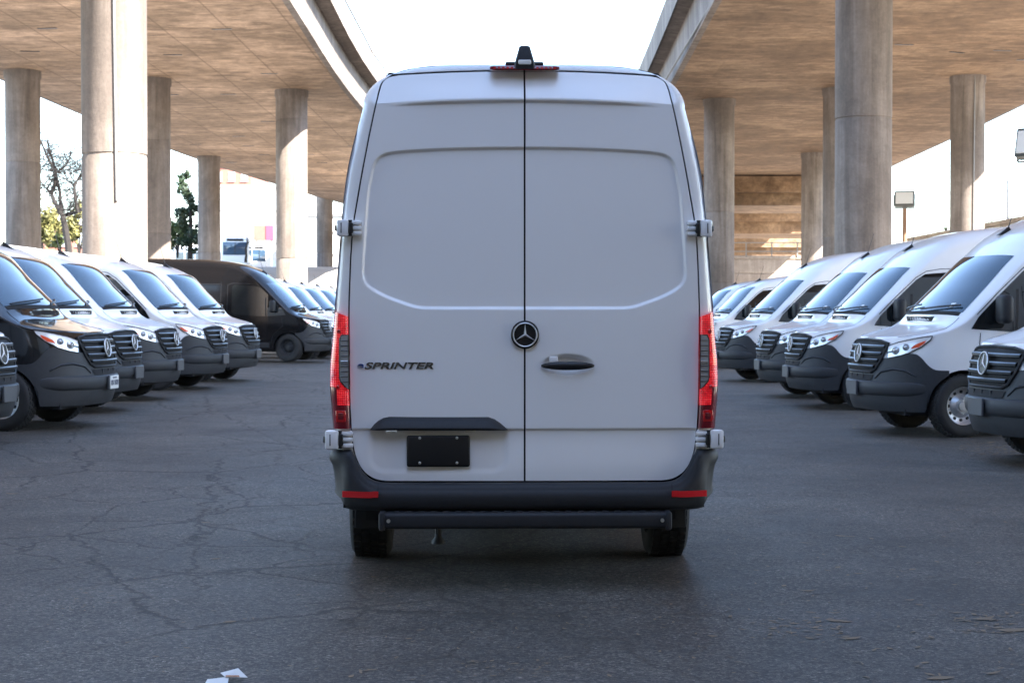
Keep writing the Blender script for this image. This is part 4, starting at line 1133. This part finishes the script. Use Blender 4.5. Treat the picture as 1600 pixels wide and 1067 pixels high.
# ------------------------------------------------------------------ vegetation
def leaves(center, radii, n, size, mat, name, parent, seed, shell=0.35, flat=False):
    r_ = np.random.default_rng(seed); v = []; f = []
    cl = r_.normal(size=(max(6, n // 60), 3)); cl /= np.linalg.norm(cl, axis=1)[:, None]; cl *= r_.uniform(.35, 1, (len(cl), 1))
    for i in range(n):
        c = cl[r_.integers(len(cl))] + r_.normal(size=3) * .17
        p = np.array(center) + c * np.array(radii)
        a = r_.normal(size=3); a /= np.linalg.norm(a); b = np.cross(a, r_.normal(size=3)); b /= np.linalg.norm(b)
        s = size * r_.uniform(.6, 1.3); k = len(v)
        v += [tuple(p - a * s), tuple(p + b * s * .45), tuple(p + a * s), tuple(p - b * s * .45)]; f.append((k, k + 1, k + 2, k + 3))
    return make(name, v, f, mat, parent, False)
def bare_tree(px, py_base, Y, height, seed, label, spread=1.0, r0=.34):
    b = at(px, py_base, Y); root = empty('bare_tree', b, 0, label, 'tree'); rd = random.Random(seed)
    tr, br, tw = MB(), MB(), MB()
    def grow(p, d, ln, r_, lev):
        pts = [p]; rr = [r_]; q = p.copy(); dd = d.copy(); n = 5
        for k in range(n):
            dd = (dd + Vector((rd.uniform(-1, 1), rd.uniform(-.6, .6), rd.uniform(-.35, .6))) * .26).normalized(); q = q + dd * ln / n
            pts.append(q.copy()); rr.append(r_ * (1 - .45 * (k + 1) / n))
        (tr if lev == 0 else br if lev < 3 else tw).tube(pts, rr, 7 if lev < 2 else 5 if lev < 3 else 3, cap=False)
        if lev < 5:
            for k in range(3 if lev < 2 else rd.choice((2, 3))):
                i = n if k == 0 else rd.randint(2, n)
                nd = (dd + Vector((rd.uniform(-1, 1), rd.uniform(-.7, .7), rd.uniform(-.25, .9))) * .8 * spread).normalized()
                grow(pts[i], nd, ln * rd.uniform(.60, .82), rr[i] * (.78 if k == 0 else .55), lev + 1)
    grow(Vector((0, 0, 0)), Vector((-.12, 0, 1)), height * .30, r0, 0)
    tr.build('trunk', 'bark', root); br.build('branch', 'bark', root); tw.build('crown', 'bark', root)
    return root
def limb_tree(Y, label):
    b = at(107, 415, Y); root = empty('bare_tree', b, 0, label, 'tree'); rd = random.Random(4)
    limbs = [([(107, 415), (106, 385), (101, 355), (97, 337)], [.30, .26, .23, .20], 'trunk'),
             ([(97, 337), (84, 315), (80, 303), (86, 285), (87, 269), (75, 248), (66, 226), (60, 214)], [.17, .15, .14, .13, .12, .09, .07, .04], 'branch'),
             ([(97, 337), (94, 318), (93, 300), (87, 272), (82, 250), (76, 234), (74, 218)], [.16, .14, .12, .11, .09, .07, .04], 'branch'),
             ([(97, 338), (108, 334), (121, 331), (117, 312), (116, 291), (121, 281), (130, 272), (137, 258)], [.15, .15, .14, .12, .11, .09, .07, .04], 'branch'),
             ([(87, 270), (100, 262), (108, 250), (112, 236)], [.07, .06, .045, .03], 'branch'), ([(80, 303), (68, 292), (60, 278), (54, 262)], [.07, .055, .04, .025], 'branch'),
             ([(116, 291), (106, 283), (101, 272), (98, 258)], [.06, .05, .04, .02], 'branch'), ([(121, 331), (132, 326), (142, 318)], [.10, .08, .05], 'branch')]
    tw = MB()
    def twig(p, d, ln, r_, lev):
        pts = [p]; q = p.copy(); dd = d.copy()
        for k in range(4):
            dd = (dd + Vector((rd.uniform(-1, 1), rd.uniform(-.5, .5), rd.uniform(-.6, .6))) * .45).normalized(); q = q + dd * ln / 4; pts.append(q.copy())
        tw.tube(pts, [r_, r_ * .8, r_ * .6, r_ * .5, r_ * .35], 4, cap=False)
        if lev < 2:
            for k in range(3): twig(pts[rd.randint(1, 4)], (dd + Vector((rd.uniform(-1, 1), rd.uniform(-.5, .5), rd.uniform(-1, 1)))).normalized(), ln * .65, r_ * .6, lev + 1)
    for pts, rr, nm in limbs:
        P = [at(x, y, Y + rd.uniform(-.4, .4)) - b for x, y in pts]; MB().tube(P, rr, 8).build(nm, 'bark', root)
        if nm == 'branch':
            for k in range(1, len(P)):
                for _ in range(6): twig(P[k].lerp(P[k - 1], rd.random()), Vector((rd.uniform(-1, 1), rd.uniform(-.5, .5), rd.uniform(-.3, 1))).normalized(), rd.uniform(.8, 1.7), .035, 0)
    tw.build('crown', 'bark', root)
limb_tree(121, 'dark leafless tree between two left overpass columns')
bare_tree(384, 410, 128, 4.0, 5, 'small leafless tree beside the parked bus', .7, .12)
def shrub(px, py, Y, rx, rz, mat, label, seed, n=900, size=.22):
    c = at(px, py, Y); root = empty('shrub', (c.x, c.y, c.z - rz), 0, label, 'shrub', 'shrubs on the bank beyond the left columns')
    leaves((0, 0, rz), (rx, rx * .8, rz), n, size, mat, 'foliage', root, seed)
    m = MB(); rd = random.Random(seed)
    for k in range(5): m.tube([(0, 0, -.6), (rd.uniform(-.3, .3) * rx, rd.uniform(-.3, .3) * rx, rz * .8), (rd.uniform(-.6, .6) * rx, rd.uniform(-.5, .5) * rx, rz * 1.5)], [.07, .05, .02], 5)
    m.build('stem', 'bark', root)
shrub(66, 348, 126, 1.5, 1.9, 'leaf_yellow', 'yellow green bush left of the leafless tree trunk', 21, 1300)
shrub(92, 362, 130, 1.3, 1.3, 'leaf', 'low green bush behind the leafless tree trunk', 22)
shrub(123, 352, 127, 1.1, 1.7, 'leaf_yellow', 'yellow green bush between the leafless tree and the sunlit column', 23)
shrub(277, 362, 133, 1.2, 1.5, 'leaf', 'sunlit green bush beside the ivy covered dark tree', 24)
def leafy_tree(px, py_top, py_base, Y, rx, mat, label, seed):
    b = at(px, py_base, Y); t = at(px, py_top, Y); h = t.z - b.z
    root = empty('leafy_tree', b, 0, label, 'tree'); MB().tube([(0, 0, -.3), (.1, 0, h * .5), (-.1, 0, h * .95)], [.22, .16, .04], 8).build('trunk', 'bark', root)
    for k in range(7):
        z = h * (.18 + .8 * k / 6); leaves((rng.uniform(-.5, .5) * rx, rng.uniform(-.4, .4), z), (rx * (.95 - .45 * k / 6), rx * .8, h * .13), 420, .17, mat, 'crown', root, seed + k)
leafy_tree(296, 282, 408, 131, 1.25, 'leaf_dark', 'dark ivy covered tree beside a left overpass column', 41)
def palm(px, py_top, Y, label, seed, height=7.0):
    t = at(px, py_top, Y); root = empty('palm_tree', (t.x, t.y, t.z - height), 0, label, 'palm tree', 'palms behind the retaining wall'); rd = random.Random(seed)
    MB().tube([(0, 0, 0), (.1, 0, height * .5), (0, 0, height - .6)], [.26, .2, .17], 8).build('trunk', 'bark', root)
    for k in range(20):
        a = rd.uniform(0, 2 * math.pi); el = rd.uniform(-.5, 1.1); ln = rd.uniform(1.5, 2.1); v = []; f = []
        for i in range(9):
            q = i / 8; r_ = ln * q; z = height - .6 + math.sin(el) * r_ - .8 * q * q * ln * .45; w_ = .17 * math.sin(math.pi * min(1, q * .9 + .1)) + .01
            c = Vector((math.cos(a) * r_ * math.cos(el * .7), math.sin(a) * r_ * math.cos(el * .7), z)); s_ = Vector((-math.sin(a), math.cos(a), 0))
            for sg in (-1, 1):
                b = len(v); tip = c + s_ * sg * w_ * 2.6 + Vector((0, 0, -.16)) + Vector((math.cos(a), math.sin(a), 0)) * .15
                v += [tuple(c), tuple(c + Vector((math.cos(a), math.sin(a), 0)) * .10), tuple(tip)]; f.append((b, b + 1, b + 2))
        make('frond', v, f, 'leaf', root, False)
palm(1543, 340, 170, 'palm crown just right of the sunlit right column', 3, 8)
palm(1602, 325, 150, 'palm crown at the right picture edge', 4, 9)
palm(1476, 347, 175, 'palm crown peeping out left of the sunlit right column', 6, 8)

# ------------------------------------------------------------------ buildings and buses on the raised street
def building(px0, px1, py_top, Y, z0, depth, mat, label, rows_, cols_, roof=True, wmat='pane_pale'):
    a = at(px0, py_top, Y); b = at(px1, py_top, Y); w = b.x - a.x; h = a.z - z0
    root = empty('building', ((a.x + b.x) / 2, Y, z0), 0, label, 'building')
    MB().box((0, depth / 2, h / 2), (w, depth, h)).build('wall', mat, root, False)
    if roof: MB().box((0, depth / 2, h + .15), (w + .5, depth + .5, .3)).build('roof', 'roofing', root, False)
    for r_ in range(rows_):
        for c in range(cols_):
            x = -w / 2 + w * (c + .5) / cols_; z = h * (r_ + .55) / rows_; ww, hh = w / cols_ * .5, h / rows_ * .45
            wd = MB().box((x, -.01, z), (ww, .10, hh)).build('window', 'stucco', root, False)
            MB().box((x, -.05, z), (ww * .86, .06, hh * .86)).build('pane', wmat, wd, False)
            MB().box((x, -.10, z - hh / 2 - .06), (ww * 1.15, .22, .08)).build('sill', 'stucco', wd, False)
    return root
building(338, 470, 293, 215, 5.0, 22, 'stucco', 'large pale stucco building behind the buses', 3, 5)
building(312, 392, 262, 262, 5.0, 18, 'brick', 'reddish brown building rising behind the pale stucco building', 6, 4)
building(470, 560, 338, 205, 5.0, 18, 'stucco', 'pale building with teal windows just left of the centre van', 3, 3)
building(20, 135, 352, 235, 5.0, 18, 'brick', 'low reddish building behind the leafless tree', 2, 5)
building(255, 300, 370, 200, 5.0, 14, 'stucco', 'small pale building behind the ivy covered tree', 1, 3)
sg = at(412, 364, 200); root = empty('wall_sign', (sg.x, 200, sg.z), 0, 'red and pink sign board above the buses', 'sign')
MB().rbox((0, 0, 0), (2.4, .2, 1.85), .03, 1).build('sign_board', 'brick', root, False)
MB().rbox((.72, -.14, 0), (.9, .08, 1.80), .02, 1).build('sign_panel', 'sign_red', root, False)
for s in (-1, 1): MB().box((s * .9, .2, -3.5), (.14, .14, 7.2)).build('sign_post', 'rail_metal', root, False)
def bus(px, Y, turn, label):
    X = (px - VPX) * Y / F_PX; root = empty('bus', (X, Y, 5.08), turn, label, 'bus', 'buses on the raised street')
    Lb, w, h = 10.5, 2.5, 2.75
    MB().rbox((0, Lb / 2, .35 + h / 2), (w, Lb, h), .16, 3).build('body', 'bus_paint', root)
    ws = MB().rbox((0, -.02, 2.10), (w * .86, .08, 1.15), .03, 2).build('windshield', 'glass_bus', root)
    MB().box((0, -.07, 2.10), (.06, .03, 1.12)).build('windshield_bar', 'black', ws, False)
    MB().rbox((0, -.02, 2.88), (w * .6, .06, .22), .02, 1).build('destination_sign', 'black', root)
    for s in (-1, 1):
        for k in range(7): MB().rbox((s * (w / 2 + .005), 1.2 + k * 1.32, 2.05), (.06, 1.08, .95), .02, 1).build('window', 'glass_bus', root)
        MB().lathe([(.10, .03), (.10, -.03), (0, -.03)], (s * .95, 0, .85), 'y', 14).build('headlight', 'lamp_glass', root)
        for y in (1.9, 8.0): MB().lathe([(0, .16 * s), (.3, .16 * s), (.48, .14 * s), (.48, -.14 * s)], (s * (w / 2 - .12), y, .48), 'x', 22).build('wheel', 'rubber', root)
    MB().rbox((0, -.05, .55), (w * .98, .16, .30), .04, 2).build('bumper', 'plastic', root)
bus(367, 150, R(8), 'white bus facing the camera with a blue windshield')
bus(404, 168, R(62), 'white bus turned side-on with a row of dark windows')

# ------------------------------------------------------------------ litter on the asphalt
def on_ground(px, py):
    Y = F_PX * CAM_H / (py - HOR)
    for _ in range(4):
        X = (px - VPX) * Y / F_PX; Y = F_PX * (CAM_H - lot_z(X)) / (py - HOR)
    return Vector(((px - VPX) * Y / F_PX, Y, lot_z((px - VPX) * Y / F_PX)))
c = on_ground(348, 1067); root = empty('paper_scrap', c, R(20), 'torn white paper scrap with a brown print on the asphalt', 'litter')
v = [(-.085, -.05, .004), (.005, -.055, .004), (.02, .01, .014), (-.06, .03, .006), (.005, .00, .016), (.09, -.005, .010), (.065, .06, .034), (-.005, .055, .022)]
v2 = [(x, y, z + .0015) for x, y, z in v]
make('paper_sheet', v + v2, [(3, 2, 1, 0), (7, 6, 5, 4), (8, 9, 10, 11), (12, 13, 14, 15)] + [(a, b, b + 8, a + 8) for a, b in ((0, 1), (1, 2), (2, 3), (3, 0), (4, 5), (5, 6), (6, 7), (7, 4))], 'paper', root, False)
make('paper_print', [(.005, -.002, .0195), (.06, -.004, .0155), (.058, .007, .019), (.008, .012, .022)], [(0, 1, 2, 3)], 'paper_print', root, False)
def leaf_geo(r_, size):
    n = 7; v = []; bend = r_.uniform(-1.2, 1.6); wd = r_.uniform(.08, .24); cu = r_.uniform(.1, .6)
    for i in range(n):
        t = i / (n - 1); w_ = size * wd * math.sin(math.pi * (t * .92 + .04)); x = (t - .5) * size * 1.1; z = .003 + max(0, cu * size * (t - .5) ** 2 * .5); yb = bend * size * .25 * (t - .5) ** 2
        v += [(x, yb - w_, z + abs(w_) * .02), (x, yb, z + abs(w_) * .15), (x, yb + w_, z + abs(w_) * .22)]
    return v, grid(n, 3)
big_leaves = [(1583, 986, .15, 'curled dry leaf clump at the right picture edge'), (1552, 1053, .085, 'pale curled leaf in the lower right corner'), (1470, 1061, .11, 'flat brown leaf at the bottom edge, lower right'),
              (1330, 999, .10, 'long dry leaf on the asphalt right of the centre'), (1305, 971, .08, 'small brown leaf among the litter behind the centre van, right side'), (1540, 968, .13, 'dry leaf beside the clump near the right picture edge'),
              (357, 974, .06, 'small curled pale leaf above the paper scrap'), (335, 875, .06, 'yellowish dry leaf on the left asphalt'), (320, 818, .055, 'small brown leaf on the left asphalt near the crack'), (1315, 838, .08, 'flat dark leaf on the asphalt right of the centre van'),
              (15, 773, .10, 'yellowish leaf at the left picture edge'), (1262, 924, .09, 'pale leaf on the asphalt behind the right rear corner of the centre van')]
for k, (px, py, sz, lab) in enumerate(big_leaves):
    rr = random.Random(100 + k); vv, ff = leaf_geo(rr, sz); p_ = on_ground(px, py)
    o = make('dry_leaf', vv, ff, 'dry_leaf', None, True); o.location = p_; o.rotation_euler = (0, 0, rr.uniform(-.6, .6)); tag(o, lab, 'leaf', 'single dry leaves')
rr = random.Random(5); m = MB()
def scatter(px0, px1, py0, py1, n, s0, s1, bias=1.0):
    for _ in range(n):
        q = on_ground(rr.uniform(px0, px1), py0 + (py1 - py0) * rr.random() ** bias); vv, ff = leaf_geo(rr, rr.uniform(s0, s1)); a = rr.uniform(0, 6.3); ca, sa = math.cos(a), math.sin(a)
        m.add([(q.x + x * ca - y * sa, q.y + x * sa + y * ca, q.z + z) for x, y, z in vv], ff)
scatter(1130, 1600, 640, 1067, 210, .02, .055, 1.2); scatter(0, 540, 700, 1067, 120, .012, .035); scatter(540, 1130, 890, 1067, 110, .012, .045)
scatter(1190, 1330, 965, 1000, 70, .015, .05); scatter(1490, 1590, 955, 990, 70, .015, .055); scatter(1500, 1620, 690, 712, 160, .04, .10); scatter(1330, 1460, 655, 675, 30, .04, .10)
scatter(80, 150, 915, 960, 40, .012, .03); scatter(720, 860, 1030, 1060, 45, .012, .035)
lv = m.build('leaf_litter', 'dry_leaf', None, True); tag(lv, 'small dry leaf bits scattered over the asphalt', 'leaf litter', kind='stuff')
